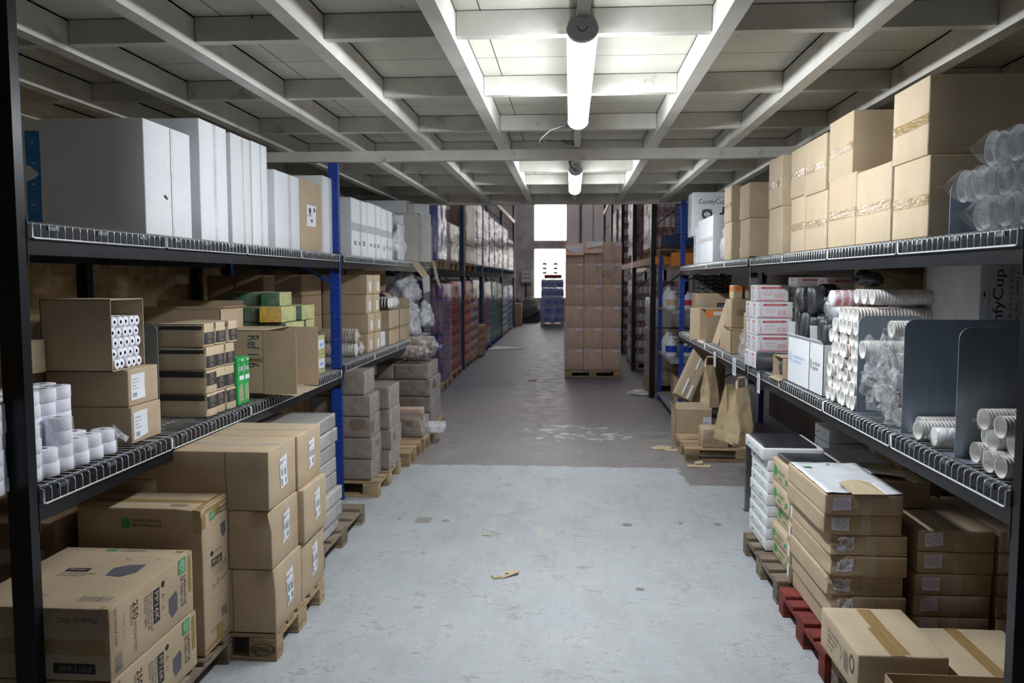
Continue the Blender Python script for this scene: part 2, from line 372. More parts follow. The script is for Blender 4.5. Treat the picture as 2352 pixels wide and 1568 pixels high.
def lvl(i, n):
    if n == 1: return 'standing alone'
    return 'bottom one' if i == 0 else 'topmost' if i == n - 1 else ORD[i] + ' from the bottom'

# text as flat print
_tc = {}
def text_mesh(s):
    if s in _tc: return _tc[s]
    cu = bpy.data.curves.new('print', 'FONT'); cu.body = s; cu.align_x = 'LEFT'; cu.size = 1; cu.resolution_u = 3
    ob = bpy.data.objects.new('print', cu); me = bpy.data.meshes.new_from_object(ob)
    vs = [v.co.copy() for v in me.vertices]; fs = [list(p.vertices) for p in me.polygons]
    x0 = min(v.x for v in vs); x1 = max(v.x for v in vs); y0 = min(v.y for v in vs); y1 = max(v.y for v in vs)
    vs = [Vector(((v.x - x0) / (x1 - x0), (v.y - y0) / (y1 - y0), 0)) for v in vs]
    bpy.data.objects.remove(ob); bpy.data.curves.remove(cu); bpy.data.meshes.remove(me)
    _tc[s] = (vs, fs); return _tc[s]

# face frames of a box centred on its base
def frame(face, w, d, h):
    if face == 'x+': return Vector((w / 2, -d / 2, 0)), Vector((0, 1, 0)), Vector((0, 0, 1)), Vector((1, 0, 0)), d, h
    if face == 'x-': return Vector((-w / 2, d / 2, 0)), Vector((0, -1, 0)), Vector((0, 0, 1)), Vector((-1, 0, 0)), d, h
    if face == 'y-': return Vector((-w / 2, -d / 2, 0)), Vector((1, 0, 0)), Vector((0, 0, 1)), Vector((0, -1, 0)), w, h
    if face == 'z+': return Vector((-w / 2, -d / 2, h)), Vector((1, 0, 0)), Vector((0, 1, 0)), Vector((0, 0, 1)), w, d
class Dec:
    """flat prints, tapes and labels laid on one face; u,v are fractions of the face"""
    def __init__(s, fr, disp=None): s.o, s.U, s.V, s.N, s.w, s.h = fr; s.mb = MB(); s.mats = []; s.disp = disp
    def P(s, u, v, e=.0012):
        p = s.o + s.U * (u * s.w) + s.V * (v * s.h)
        return (s.disp(p) if s.disp else p) + s.N * e
    def mi(s, m):
        if m not in s.mats: s.mats.append(m)
        return s.mats.index(m)
    def rect(s, u0, u1, v0, v1, m, e=.0012):
        if s.disp and max((u1 - u0) * s.w, (v1 - v0) * s.h) > .06:
            nu = max(1, min(14, int((u1 - u0) * s.w / .03))); nv = max(1, min(14, int((v1 - v0) * s.h / .03)))
            g = [s.P(u0 + (u1 - u0) * i / nu, v0 + (v1 - v0) * j / nv, e) for j in range(nv + 1) for i in range(nu + 1)]
            s.mb.add(g, [(j * (nu + 1) + i, j * (nu + 1) + i + 1, (j + 1) * (nu + 1) + i + 1, (j + 1) * (nu + 1) + i) for j in range(nv) for i in range(nu)], s.mi(m)); return s
        s.mb.add([s.P(u0, v0, e), s.P(u1, v0, e), s.P(u1, v1, e), s.P(u0, v1, e)], [(0, 1, 2, 3)], s.mi(m)); return s
    def poly(s, pts, m, e=.0012):
        if s.disp and len(pts) == 4:
            n = 7; (a, b), (c, d), (e2, f), (g, h) = pts; G = []
            for j in range(n + 1):
                for i in range(n + 1):
                    u, v = i / n, j / n; G.append(s.P((a * (1 - u) + c * u) * (1 - v) + (g * (1 - u) + e2 * u) * v, (b * (1 - u) + d * u) * (1 - v) + (h * (1 - u) + f * u) * v, min(e, .0022)))
            s.mb.add(G, [(j * (n + 1) + i, j * (n + 1) + i + 1, (j + 1) * (n + 1) + i + 1, (j + 1) * (n + 1) + i) for j in range(n) for i in range(n)], s.mi(m)); return s
        s.mb.add([s.P(u, v, e) for u, v in pts], [tuple(range(len(pts)))], s.mi(m)); return s
    def ring(s, u, v, ru, rv, m, t=.12, n=24, e=.0012, a0=0, a1=2 * PI):
        a = []; 
        for k in range(n + 1):
            q = a0 + (a1 - a0) * k / n; a.append(s.P(u + ru * math.cos(q), v + rv * math.sin(q), e)); a.append(s.P(u + ru * (1 - t) * math.cos(q), v + rv * (1 - t) * math.sin(q), e))
        s.mb.add(a, [(2 * k, 2 * k + 1, 2 * k + 3, 2 * k + 2) for k in range(n)], s.mi(m)); return s
    def text(s, t, u0, u1, v0, v1, m, rot=0, e=.0015):
        vs, fs = text_mesh(t); out = []
        for p in vs:
            x, y = p.x, p.y
            if rot == 180: x, y = 1 - x, 1 - y
            elif rot == 90: x, y = 1 - y, x        # reads upwards
            elif rot == -90: x, y = y, 1 - x       # reads downwards
            out.append(s.P(u0 + (u1 - u0) * x, v0 + (v1 - v0) * y, e))
        s.mb.add(out, fs, s.mi(m)); return s
    def bars(s, u0, u1, v0, v1, m, n=14, seed=1, vert=True, e=.0015):
        r = random.Random(seed); t = 0; tot = n * 2
        for i in range(n):
            a = (2 * i + r.random() * .5) / tot; b = a + (0.3 + r.random()) / tot
            if vert: s.rect(u0 + (u1 - u0) * a, u0 + (u1 - u0) * min(b, 1), v0, v1, m, e)
            else: s.rect(u0, u1, v0 + (v1 - v0) * a, v0 + (v1 - v0) * min(b, 1), m, e)
        return s
    def done(s, name, parent):
        return s.mb.build(name, s.mats, parent)

def body_disp(w, d, h, seed, bulge, r, crush):
    def f(p0):
        p = Vector(p0); a, b, c = p.x / w + .5, p.y / d + .5, p.z / h; e3 = 1e-4
        e = [t < e3 or t > 1 - e3 for t in (a, b, c)]
        if sum(e) >= 2:
            for ax, t in enumerate((a, b, c)):
                if e[ax]: p[ax] += (r * .32) * (1 if t < .5 else -1)
        nv = noise.noise_vector(Vector((p.x * 4 + seed * 3.7, p.y * 4 + seed, p.z * 5 - seed)))
        fx = max(0, 4 * a * (1 - a)); fy = max(0, 4 * b * (1 - b)); fz = max(0, 4 * c * (1 - c))
        dd = Vector((nv.x, nv.y, nv.z * .6)) * (bulge * (.25 + .75 * max(fx * fy, fy * fz, fx * fz)))
        if c < e3: dd.z = 0
        p += dd
        if crush:
            cp, amt, rad = crush
            cv = Vector(((cp[0] - .5) * w, (cp[1] - .5) * d, cp[2] * h)); dl = (p - cv).length
            if dl < rad:
                k2 = (1 - dl / rad); p += (Vector((0, 0, h * .4)) - cv).normalized() * amt * k2 + noise.noise_vector(p * 40 + Vector((seed, 0, 0))) * amt * .45 * k2
        return p
    return f
def card_body(w, d, h, seed=0, bulge=.004, r=.006, crush=None, nn=6):
    mb = MB(); idx = {}
    def params(L_, n): 
        rr = min(r / L_, .2); return [0, rr] + [rr + (1 - 2 * rr) * i / n for i in range(1, n)] + [1 - rr, 1]
    px, py, pz = params(w, nn), params(d, nn), params(h, max(2, nn - 2))
    fdisp = body_disp(w, d, h, seed, bulge, r, crush)
    def vert(a, b, c):
        k = (round(a, 5), round(b, 5), round(c, 5))
        if k in idx: return idx[k]
        p = fdisp(Vector(((a - .5) * w, (b - .5) * d, c * h)))
        idx[k] = len(mb.v); mb.v.append(p); return idx[k]
    def grid(A, B, fn, flip):
        for i in range(len(A) - 1):
            for j in range(len(B) - 1):
                q = [fn(A[i], B[j]), fn(A[i + 1], B[j]), fn(A[i + 1], B[j + 1]), fn(A[i], B[j + 1])]
                if flip: q.reverse()
                mb.f.append(q); mb.m.append(0); mb.sm.append(True)
    grid(px, py, lambda a, b: vert(a, b, 0), True); grid(px, py, lambda a, b: vert(a, b, 1), False)
    grid(px, pz, lambda a, c: vert(a, 0, c), False); grid(px, pz, lambda a, c: vert(a, 1, c), True)
    grid(py, pz, lambda b, c: vert(0, b, c), True); grid(py, pz, lambda b, c: vert(1, b, c), False)
    return mb

_seed = [0]
def carton(label, box, mat='kraft', group=None, rz=0, seams=(), tapes=(), dec=None, name='carton', cat='box', bulge=.004, crush=None, nn=5, r=.006, tmat='tape_clear', seam_mat='seam', bname='body'):
    """box = x0,x1,y0,y1,z0,z1. seams (face, 'v'/'h', pos). tapes (face,u0,u1,v0,v1[,mat])"""
    x0, x1, y0, y1, z0, z1 = box; w, d, h = x1 - x0, y1 - y0, z1 - z0
    _seed[0] += 1
    t = thing(name, label, cat, ((x0 + x1) / 2, (y0 + y1) / 2, z0), rz, group)
    mb = card_body(w, d, h, _seed[0], bulge, r, crush, nn); fd = body_disp(w, d, h, _seed[0], bulge, r, crush)
    for s in seams:
        fr = frame(s[0], w, d, h); q = Dec(fr, fd); wd = .003; q.mats = ['', seam_mat]
        if s[1] == 'v': q.rect(s[2] - wd / fr[4] / 2, s[2] + wd / fr[4] / 2, .01, .99, seam_mat, .0014)
        else: q.rect(.01, .99, s[2] - wd / fr[5] / 2, s[2] + wd / fr[5] / 2, seam_mat, .0014)
        mb.add(q.mb.v, q.mb.f, 1)
    mb.build(bname, [mat, seam_mat], t)
    for tp in tapes:
        D = Dec(frame(tp[0], w, d, h), fd); D.rect(tp[1], tp[2], tp[3], tp[4], tp[5] if len(tp) > 5 else tmat, .0022); D.done('tape', t)
    if dec: dec(t, lambda f: Dec(frame(f, w, d, h), fd))
    return t

def boxL(nt, ft, X, z0, depth):
    a = W(*nt, X=X); b = W(*ft, X=X); return [X - depth, X, a.y, b.y - .004, z0, a.z]
def boxR(nt, ft, X, z0, depth):
    a = W(*nt, X=X); b = W(*ft, X=X); return [X, X + depth, a.y, b.y - .004, z0, a.z]

# ================================================================== SETTING
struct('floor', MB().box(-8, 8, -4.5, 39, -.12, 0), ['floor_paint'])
CZ = 3.03     # underside of the mezzanine joists
YE = 11.95
struct('ceiling', MB().box(-6.5, 6.5, -4.2, YE + .05, CZ + .15, CZ + .2), ['ceiling_panel'])
tn = [0]
def trim(mb, mats):
    tn[0] += 1; return struct('trim_%d' % tn[0], mb, mats)
def channel(mb, ax, c, a, b, w, h, z):     # C-section joist with lips: flange + webs
    t = .008
    if ax == 'y':
        mb.box(c - w / 2, c + w / 2, a, b, z, z + t); mb.box(c - w / 2, c - w / 2 + t, a, b, z + t, z + h); mb.box(c + w / 2 - t, c + w / 2, a, b, z + t, z + h)
        mb.box(c - w / 2 - .0, c + w / 2 + .0, a, b, z + h - t, z + h)
    else:
        mb.box(a, b, c - w / 2, c + w / 2, z, z + t); mb.box(a, b, c - w / 2, c - w / 2 + t, z + t, z + h); mb.box(a, b, c + w / 2 - t, c + w / 2, z + t, z + h)
    return mb
BX = [.05 + .62 * k for k in range(-6, 7)]
mains = [-4.1, 1.25 - .0 + 0, 7.25, YE]
for i, x in enumerate(BX):
    if i == 6: trim(channel(MB(), 'y', x, -4.1, YE, .055, .12, CZ + .012), ['beam_paint'])
    else: trim(channel(MB(), 'y', x, -4.1, YE, .075, .148, CZ), ['beam_paint'])
for y in (-3.4, -2.3, -1.1, .1, 1.35, 2.6, 3.87, 5.09, 6.28, 7.46, 8.64, 9.82, 10.87):
    for i in range(12):
        if i == 6: continue
        x0 = BX[i] + .04; x1 = BX[i + 1] - .04
        if i == 5: x1 = BX[7] - .04
        z = CZ + .034 if True else CZ
        trim(channel(MB(), 'x', y, x0, x1, .06, .112, z), ['beam_paint'])
trim(channel(MB(), 'x', 6.99, -3.9, 3.9, .08, .085, CZ - .085), ['beam_paint'])
trim(channel(MB(), 'x', YE, -3.9, 3.9, .09, .15, CZ - .012), ['beam_paint'])

# hall beyond
struct('wall_left', MB().box(-6.6, -6.4, -4.5, 38.2, 0, 9), ['dark_wall'])
struct('wall_right', MB().box(6.4, 6.6, -4.5, 38.2, 0, 9), ['dark_wall'])
struct('wall_rear_added', MB().box(-6.4, 6.4, -4.5, -4.3, 0, 9), ['dark_wall'])  # unseen wall added behind the viewer for its effect on bounce light
fw = MB(); FY = 38.0
fw.box(-6.4, -1.70, FY, FY + .4, 0, 9); fw.box(-.16, 6.4, FY, FY + .4, 0, 9); fw.box(-1.70, -.16, FY, FY + .4, 0, 1.04)
fw.box(-1.70, -.16, FY, FY + .4, 3.36, 3.68); fw.box(-1.70, -.16, FY, FY + .4, 7.2, 9)
struct('wall_back', fw, ['hall_plaster'])
trim(MB().box(-.1, 1.0, FY - .12, FY - .01, 0, 9), ['hall_panel']); trim(MB().box(1.06, 2.2, FY - .12, FY - .01, 0, 9), ['hall_panel'])
trim(MB().cyl((.45, FY - .2, 0), (.45, FY - .2, 8.9), .05, 8), ['grey_steel'])
def window(n, x0, x1, z0, z1, y, cols, rows, sill=.06):
    t = bpy.data.objects.new('window_%d' % n, None); COL.objects.link(t); t.location = (x0, y, z0); t['kind'] = 'structure'
    MB().box(0, x1 - x0, .2, .22, 0, z1 - z0).build('pane', ['window_glow'], t)
    f = MB(); w, h = x1 - x0, z1 - z0
    f.box(0, .05, .1, .2, 0, h); f.box(w - .05, w, .1, .2, 0, h); f.box(.05, w - .05, .1, .2, 0, .05); f.box(.05, w - .05, .1, .2, h - .05, h)
    for i in range(1, cols): f.box(w * i / cols - .008, w * i / cols + .008, .14, .18, .05, h - .05)
    for j in range(1, rows): f.box(.05, w - .05, .15, .17, h * j / rows - .008, h * j / rows + .008)
    f.build('window_frame', ['hall_plaster'], t)
window(1, -1.70, -.16, 3.68, 7.2, FY, 2, 3); window(2, -1.70, -.16, 1.04, 3.36, FY, 2, 3)
# hall roof; its unseen roof lights run over the mezzanine to light viewer-facing sides
rf = MB()
rf.box(-6.6, -2.0, -4.5, 38.4, 9, 9.15); rf.box(-.4, .9, -4.5, 38.4, 9, 9.15); rf.box(2.5, 6.6, -4.5, 38.4, 9, 9.15)
struct('ceiling_hall', rf, ['hall_roof'])
for k, (a, b) in enumerate(((-2.0, -.4), (.9, 2.5))):
    t = bpy.data.objects.new('window_%d' % (3 + k), None); COL.objects.link(t); t.location = (a, -4.4, 9); t['kind'] = 'structure'
    MB().box(0, b - a, 0, 42.7, .05, .08).build('pane', ['skylight_glow'], t)
    f = MB()
    for i in range(14): f.box(0, b - a, i * 3.1 - .03, i * 3.1 + .03, 0, .05)
    f.build('window_frame', ['grey_steel'], t)
# board wall behind the left shelves, block wall behind the right shelves
struct('wall_boards', MB().box(-3.25, -3.2, 1.0, 11.9, 0, 2.62), ['osb'])
struct('wall_block', MB().box(2.86, 2.98, 1.0, 11.9, 0, 3.0), ['concrete_wall'])

# ================================================================== LAMPS
def lamp(y0, y1, z, label, glow, x=.045):
    l = y1 - y0; t = thing('ceiling_light', label, 'light', (x, y0, z), 0, None)
    n = 14; ds = MB(); hs = MB(); w = .065
    A0, A1 = PI + R(3), 2 * PI - R(3)
    sec = [(w * math.cos(A0 + (A1 - A0) * k / n), .035 + .055 * math.sin(A0 + (A1 - A0) * k / n)) for k in range(n + 1)]
    o = []
    for yy in (.03, l - .03): o += [(a, yy, b) for a, b in sec]
    ds.add(o, [(k, k + 1, n + 2 + k, n + 1 + k) for k in range(n)], 0, True); ds.build('diffuser', [glow], t)
    hs.box(-.062, .062, .03, l - .03, .030, .07); hs.build('housing', ['lamp_cap'], t)
    for yy in (0, l - .035):
        e = MB(); k = [(a * 1.05, b) for a, b in sec] + [(w * .7, .078), (-w * .7, .078)]
        m = len(k); e.add([(a, yy, b) for a, b in k] + [(a, yy + .035, b) for a, b in k], [tuple(range(m)), tuple(range(2 * m - 1, m - 1, -1))] + [(i, m + i, m + (i + 1) % m, (i + 1) % m) for i in range(m)], 0)
        e.ring = None
        e.build('end_cap', ['lamp_cap'], t)
    D = Dec((Vector((-.065, 0, -.02)), Vector((1, 0, 0)), Vector((0, 0, 1)), Vector((0, -1, 0)), .13, .1)); D.ring(.5, .62, .17, .24, 'ink_grey', .2, a0=PI, a1=2 * PI); D.done('clip', t)
    for yy in (.25, l - .25): MB().box(-.03, .03, yy - .015, yy + .015, .07, CZ + .012 - z).build('bracket', ['lamp_cap'], t)
    return t
lamp(3.5, 5.56, CZ - .075, 'long lit tube lamp under the mezzanine joists nearest the viewer', 'tube_light')
lamp(7.97, 9.75, CZ - .075, 'shorter looking lit tube lamp farther along the aisle ceiling', 'tube_light_far')
lamp(3.6, 5.2, CZ - .075, 'dimmer tube lamp in the neighbouring aisle beyond the left shelves', 'tube_dim', -4.45)
pts = [W(1318, 289, Y=5.6), W(1290, 290, Y=5.6), W(1262, 300, Y=5.55), W(1242, 318, Y=5.5), W(1233, 336, Y=5.5)]
tag(MB().tube(pts, .006).build('electric_cable', ['cable_black']), 'loose black cable looping down behind the near tube lamp', 'cable')
tag(MB().tube([W(1256, 322, Y=5.9), W(1290, 325, Y=5.9), W(1320, 333, Y=5.9), W(1318, 326, Y=5.9), W(1290, 323, Y=5.95)], .006).build('electric_cable', ['cable_black']), 'short black cable end sticking out level from the ceiling rail', 'cable')
tag(MB().tube([W(1316, 362, Y=7.5), W(1308, 372, Y=7.5), W(1312, 382, Y=7.6), (0.045, 7.97, 2.99)], .009).build('electric_cable', ['cable_black']), 'black cable feeding the far tube lamp', 'cable')
tag(MB().bar(W(1953, 45, X=1.33), W(1949, 120, X=1.33), .004).build('ceiling_hook', ['ink_white']), 'thin white hook hanging from a ceiling joist on the right', 'hook')
tag(MB().tube([W(586, 14, X=-1.5), W(582, 30, X=-1.5), W(577, 43, X=-1.48)], .003).build('ceiling_hook', ['black_steel']), 'thin dark wire end hanging from the ceiling panel, upper left', 'hook')

# ================================================================== RACKS
LX, RX = -2.0, 1.48
def holes(mb, fr, zs, us, mi=1, r=.006):
    o, U, V, N, w, h = fr
    for z in zs:
        for u in us:
            c = o + U * u + V * z + N * .0012; n = 6
            mb.add([c + U * r * math.cos(2 * PI * k / n) + V * r * 1.25 * math.sin(2 * PI * k / n) for k in range(n)], [tuple(range(n))], mi)
def upright(parent, x, y, w, d, h, mat, holed=False, name='upright', side=1, z0=0.0):
    mb = MB(); t = .004
    # folded open section: front, two sides, two lips
    mb.box(x, x + w, y, y + t, z0, h); mb.box(x, x + t, y + t, y + d, z0, h); mb.box(x + w - t, x + w, y + t, y + d, z0, h)
    mb.box(x + t, x + w * .3, y + d - t, y + d, z0, h); mb.box(x + w * .7, x + w - t, y + d - t, y + d, z0, h)
    mb.box(x - .01, x + w + .01, y - .01, y + d + .01, z0, z0 + .006)
    if holed:
        zs = [z0 + .05 + .05 * k for k in range(int((h - z0) / .05) - 1)]
        holes(mb, (Vector((x, y, 0)), Vector((1, 0, 0)), Vector((0, 0, 1)), Vector((0, -1, 0)), w, h), zs, [w * .22, w * .78])
        fx = x + w if side > 0 else x
        holes(mb, (Vector((fx, y, 0)), Vector((0, 1, 0)), Vector((0, 0, 1)), Vector((side, 0, 0)), d, h), zs, [d * .5])
    return mb.build(name, [mat, 'hole_black'], parent)
def beam(parent, x, y0, y1, z1, h, mat, side, w=.045):
    mb = MB(); mb.box(x - w / 2, x + w / 2, y0, y1, z1 - h, z1 - .02)
    mb.box(x - w / 2 - (0 if side > 0 else -.012), x + w / 2 - (.012 if side > 0 else 0), y0, y1, z1 - .02, z1)
    b = mb.build('beam', [mat], parent)
    for yy, s in ((y0, 1), (y1, -1)):
        MB().box(x - w / 2 - .004, x + w / 2 + .004, yy, yy + s * .008 if s > 0 else yy, z1 - h - .04, z1 + .02).build('connector', [mat], b) if s > 0 else MB().box(x - w / 2 - .004, x + w / 2 + .004, yy - .008, yy, z1 - h - .04, z1 + .02).build('connector', [mat], b)
def rack(label, xf, xb, ys, zsh, mats, side, hs, holed, beams='black_steel', w=.075, d=.05):
    t = thing('storage_rack', label, 'rack', (0, 0, 0))
    for i, y in enumerate(ys):
        x = xf if side < 0 else xf - w     # xf is the aisle face
        xx = xf - w if side > 0 else xf
        upright(t, xx, y, w, d, hs[i], mats[i], holed[i], side=side)
        xb_ = xb if side > 0 else xb - w
        upright(t, xb_, y, w, d, min(hs[i], 2.9), mats[i], False, side=side)
        for z in (.35, 1.0, 1.9):
            if z + .5 < hs[i] and i > 0:
                a = Vector((xx + w / 2, y + d / 2, z)); b = Vector((xb_ + w / 2, y + d / 2, z + .5)); MB().bar(a, b, .03, .02).build('brace', [mats[i]], t)
    for (y0, y1, zz) in zsh:
        for z in zz:
            beam(t, xf - side * .024, y0, y1, z, .115, beams, side); beam(t, xb + side * .024, y0, y1, z, .115, beams, side)
            n = 3
            for k in range(1, n + 1):
                yy = y0 + (y1 - y0) * k / (n + 1); MB().box(min(xf, xb) + .05, max(xf, xb) - .05, yy - .02, yy + .02, z - .06, z - .021).build('cross_bar', [beams], t)
    return t
ZLT, ZLM, ZLM2 = 2.155, 1.15, 1.18
ZRT, ZRM = 2.115, 1.235
YL = [2.852, 7.0, 11.55]; YR = [2.755, 6.88, 11.2]
rack('left hand storage rack with a black near post and perforated blue middle post', LX, -3.05, YL,
     [(YL[0] + .05, YL[1], (ZLM, ZLT)), (YL[1] + .05, YL[2], (ZLM2, ZLT))], ['black_steel', 'blue_steel', 'grey_post'], 1, [3.02, 2.94, 2.97], [False, True, True], w=.085)
rack('right hand storage rack with dark posts and two wire shelf levels', RX, 2.62, YR,
     [(YR[0] + .05, YR[1], (ZRM, ZRT)), (YR[1] + .05, YR[2], (ZRM, ZRT))], ['black_steel', 'grey_steel', 'blue_steel'], -1, [2.3, ZRT - .03, 3.0], [False, False, True], w=.06)

# wire decks
_dk = {}
def deck(label, xf, xb, y0, y1, z, side, group):
    w = y1 - y0; depth = abs(xb - xf)
    t = thing('wire_deck', label, 'shelf', (xf, y0, z), 0, group)
    mb = MB(); n = max(3, round(w / .05)); r = .0024; s = -side   # s: direction inwards
    for k in range(n + 1):
        y = w * k / n * .985 + .0075 * w
        mb.tube([(s * depth, y, .008), (s * .02, y, .008), (-s * .006, y, .004), (-s * .010, y, -.006), (-s * .010, y, -.052)], r, 5)
    mb.build('cross_wires', ['wire_zinc'], t)
    rods = MB()
    rods.tube([(-s * .012, .005, .004), (-s * .012, .005, -.05), (-s * .012, .02, -.054), (-s * .012, w - .02, -.054), (-s * .012, w - .005, -.05), (-s * .012, w - .005, .004)], .0042, 6)
    for k in range(6):
        x = s * (.03 + (depth - .06) * k / 5); rods.tube([(x, 0, .003), (x, w, .003)], .0032, 5)
    rods.build('rod', ['wire_zinc'], t)
    for k in range(3):
        yy = w * (k + .5) / 3; c = MB()
        a = sorted((s * .01, s * (depth - .01))); c.box(a[0], a[1], yy - .035, yy + .035, -.030, -.004); c.build('support_channel', ['grey_steel'], t)
    return t
def decks(xf, xb, ya, yb, z, side, n, where):
    for i in range(n):
        a = ya + (yb - ya) * i / n; b = ya + (yb - ya) * (i + 1) / n - .006
        deck('wire deck on the %s, %s section' % (where, ORD[i]), xf, xb, a, b, z, side, 'wire decks on the ' + where)
decks(LX, -3.0, YL[0] + .06, YL[1] - .01, ZLT, 1, 4, 'left upper shelf before the blue post')
decks(LX, -3.0, YL[0] + .06, YL[1] - .01, ZLM, 1, 4, 'left middle shelf before the blue post')
decks(LX, -3.0, YL[1] + .11, YL[2] - .05, ZLT, 1, 4, 'left upper shelf beyond the blue post')
decks(LX, -3.0, YL[1] + .11, YL[2] - .05, ZLM2, 1, 4, 'left middle shelf beyond the blue post')
decks(RX, 2.6, YR[0] + .06, YR[1] - .02, ZRT, -1, 4, 'right upper shelf, near bay')
decks(RX, 2.6, YR[0] + .06, YR[1] - .02, ZRM, -1, 4, 'right middle shelf, near bay')
decks(RX, 2.6, YR[1] + .07, YR[2] - .05, ZRT, -1, 4, 'right upper shelf, far bay')
decks(RX, 2.6, YR[1] + .07, YR[2] - .05, ZRM, -1, 4, 'right middle shelf, far bay')
DZ = .012     # goods stand this much above the beam top
#GOODS#
YO = -0.13
# ================================================================== PALLETS
_pc = {}
def pallet(label, x, y, w=1.2, d=.8, mat='pallet_wood', mark=None, group=None, rz=0, name='wooden_pallet', h=.144):
    """x,y = near left corner; boards run along x"""
    t = thing(name, label, 'pallet', (x + w / 2, y + d / 2, 0), rz, group)
    def part(n, bx):
        a, b, c, e, f, g = bx; k = (n, round(b - a, 3), round(e - c, 3), round(g - f, 3), mat)
        if k not in _pc:
            _pc[k] = card_body(b - a, e - c, g - f, len(_pc), .0025, .003, None, 3).mesh(n, [mat])
        return link(n, _pc[k], t, ((a + b) / 2, (c + e) / 2, f))
    X0, Y0 = -w / 2, -d / 2
    for i, (yy, bw) in enumerate(((0, .145), (d * .215, .1), (d * .41, .145), (d * .66, .1), (d - .145, .145))): part('deck_board', (X0, -X0, Y0 + yy, Y0 + yy + bw, .122, .144))
    for xx in (0, w / 2 - .0725, w - .145): part('stringer_board', (X0 + xx, X0 + xx + .145, Y0, -Y0, .1, .122))
    for yy, bw in ((0, .1), (d / 2 - .0725, .145), (d - .1, .1)):
        part('bottom_board', (X0, -X0, Y0 + yy, Y0 + yy + bw, 0, .022))
        for xx in (0, w / 2 - .0725, w - .145): part('block', (X0 + xx, X0 + xx + .145, Y0 + yy, Y0 + yy + bw, .022, .1))
    if mark:
        for sx, side in mark:
            xx = {'R': w - .145, 'L': 0}[side]
            D = Dec((Vector((X0 + xx, Y0, .022)), Vector((1, 0, 0)), Vector((0, 0, 1)), Vector((0, -1, 0)), .145, .078))
            D.text(sx, .2, .8, .3, .7, 'ink_black', e=.004); D.ring(.5, .5, .44, .42, 'ink_black', .1, e=.004); D.done('stamp', t)
    return t

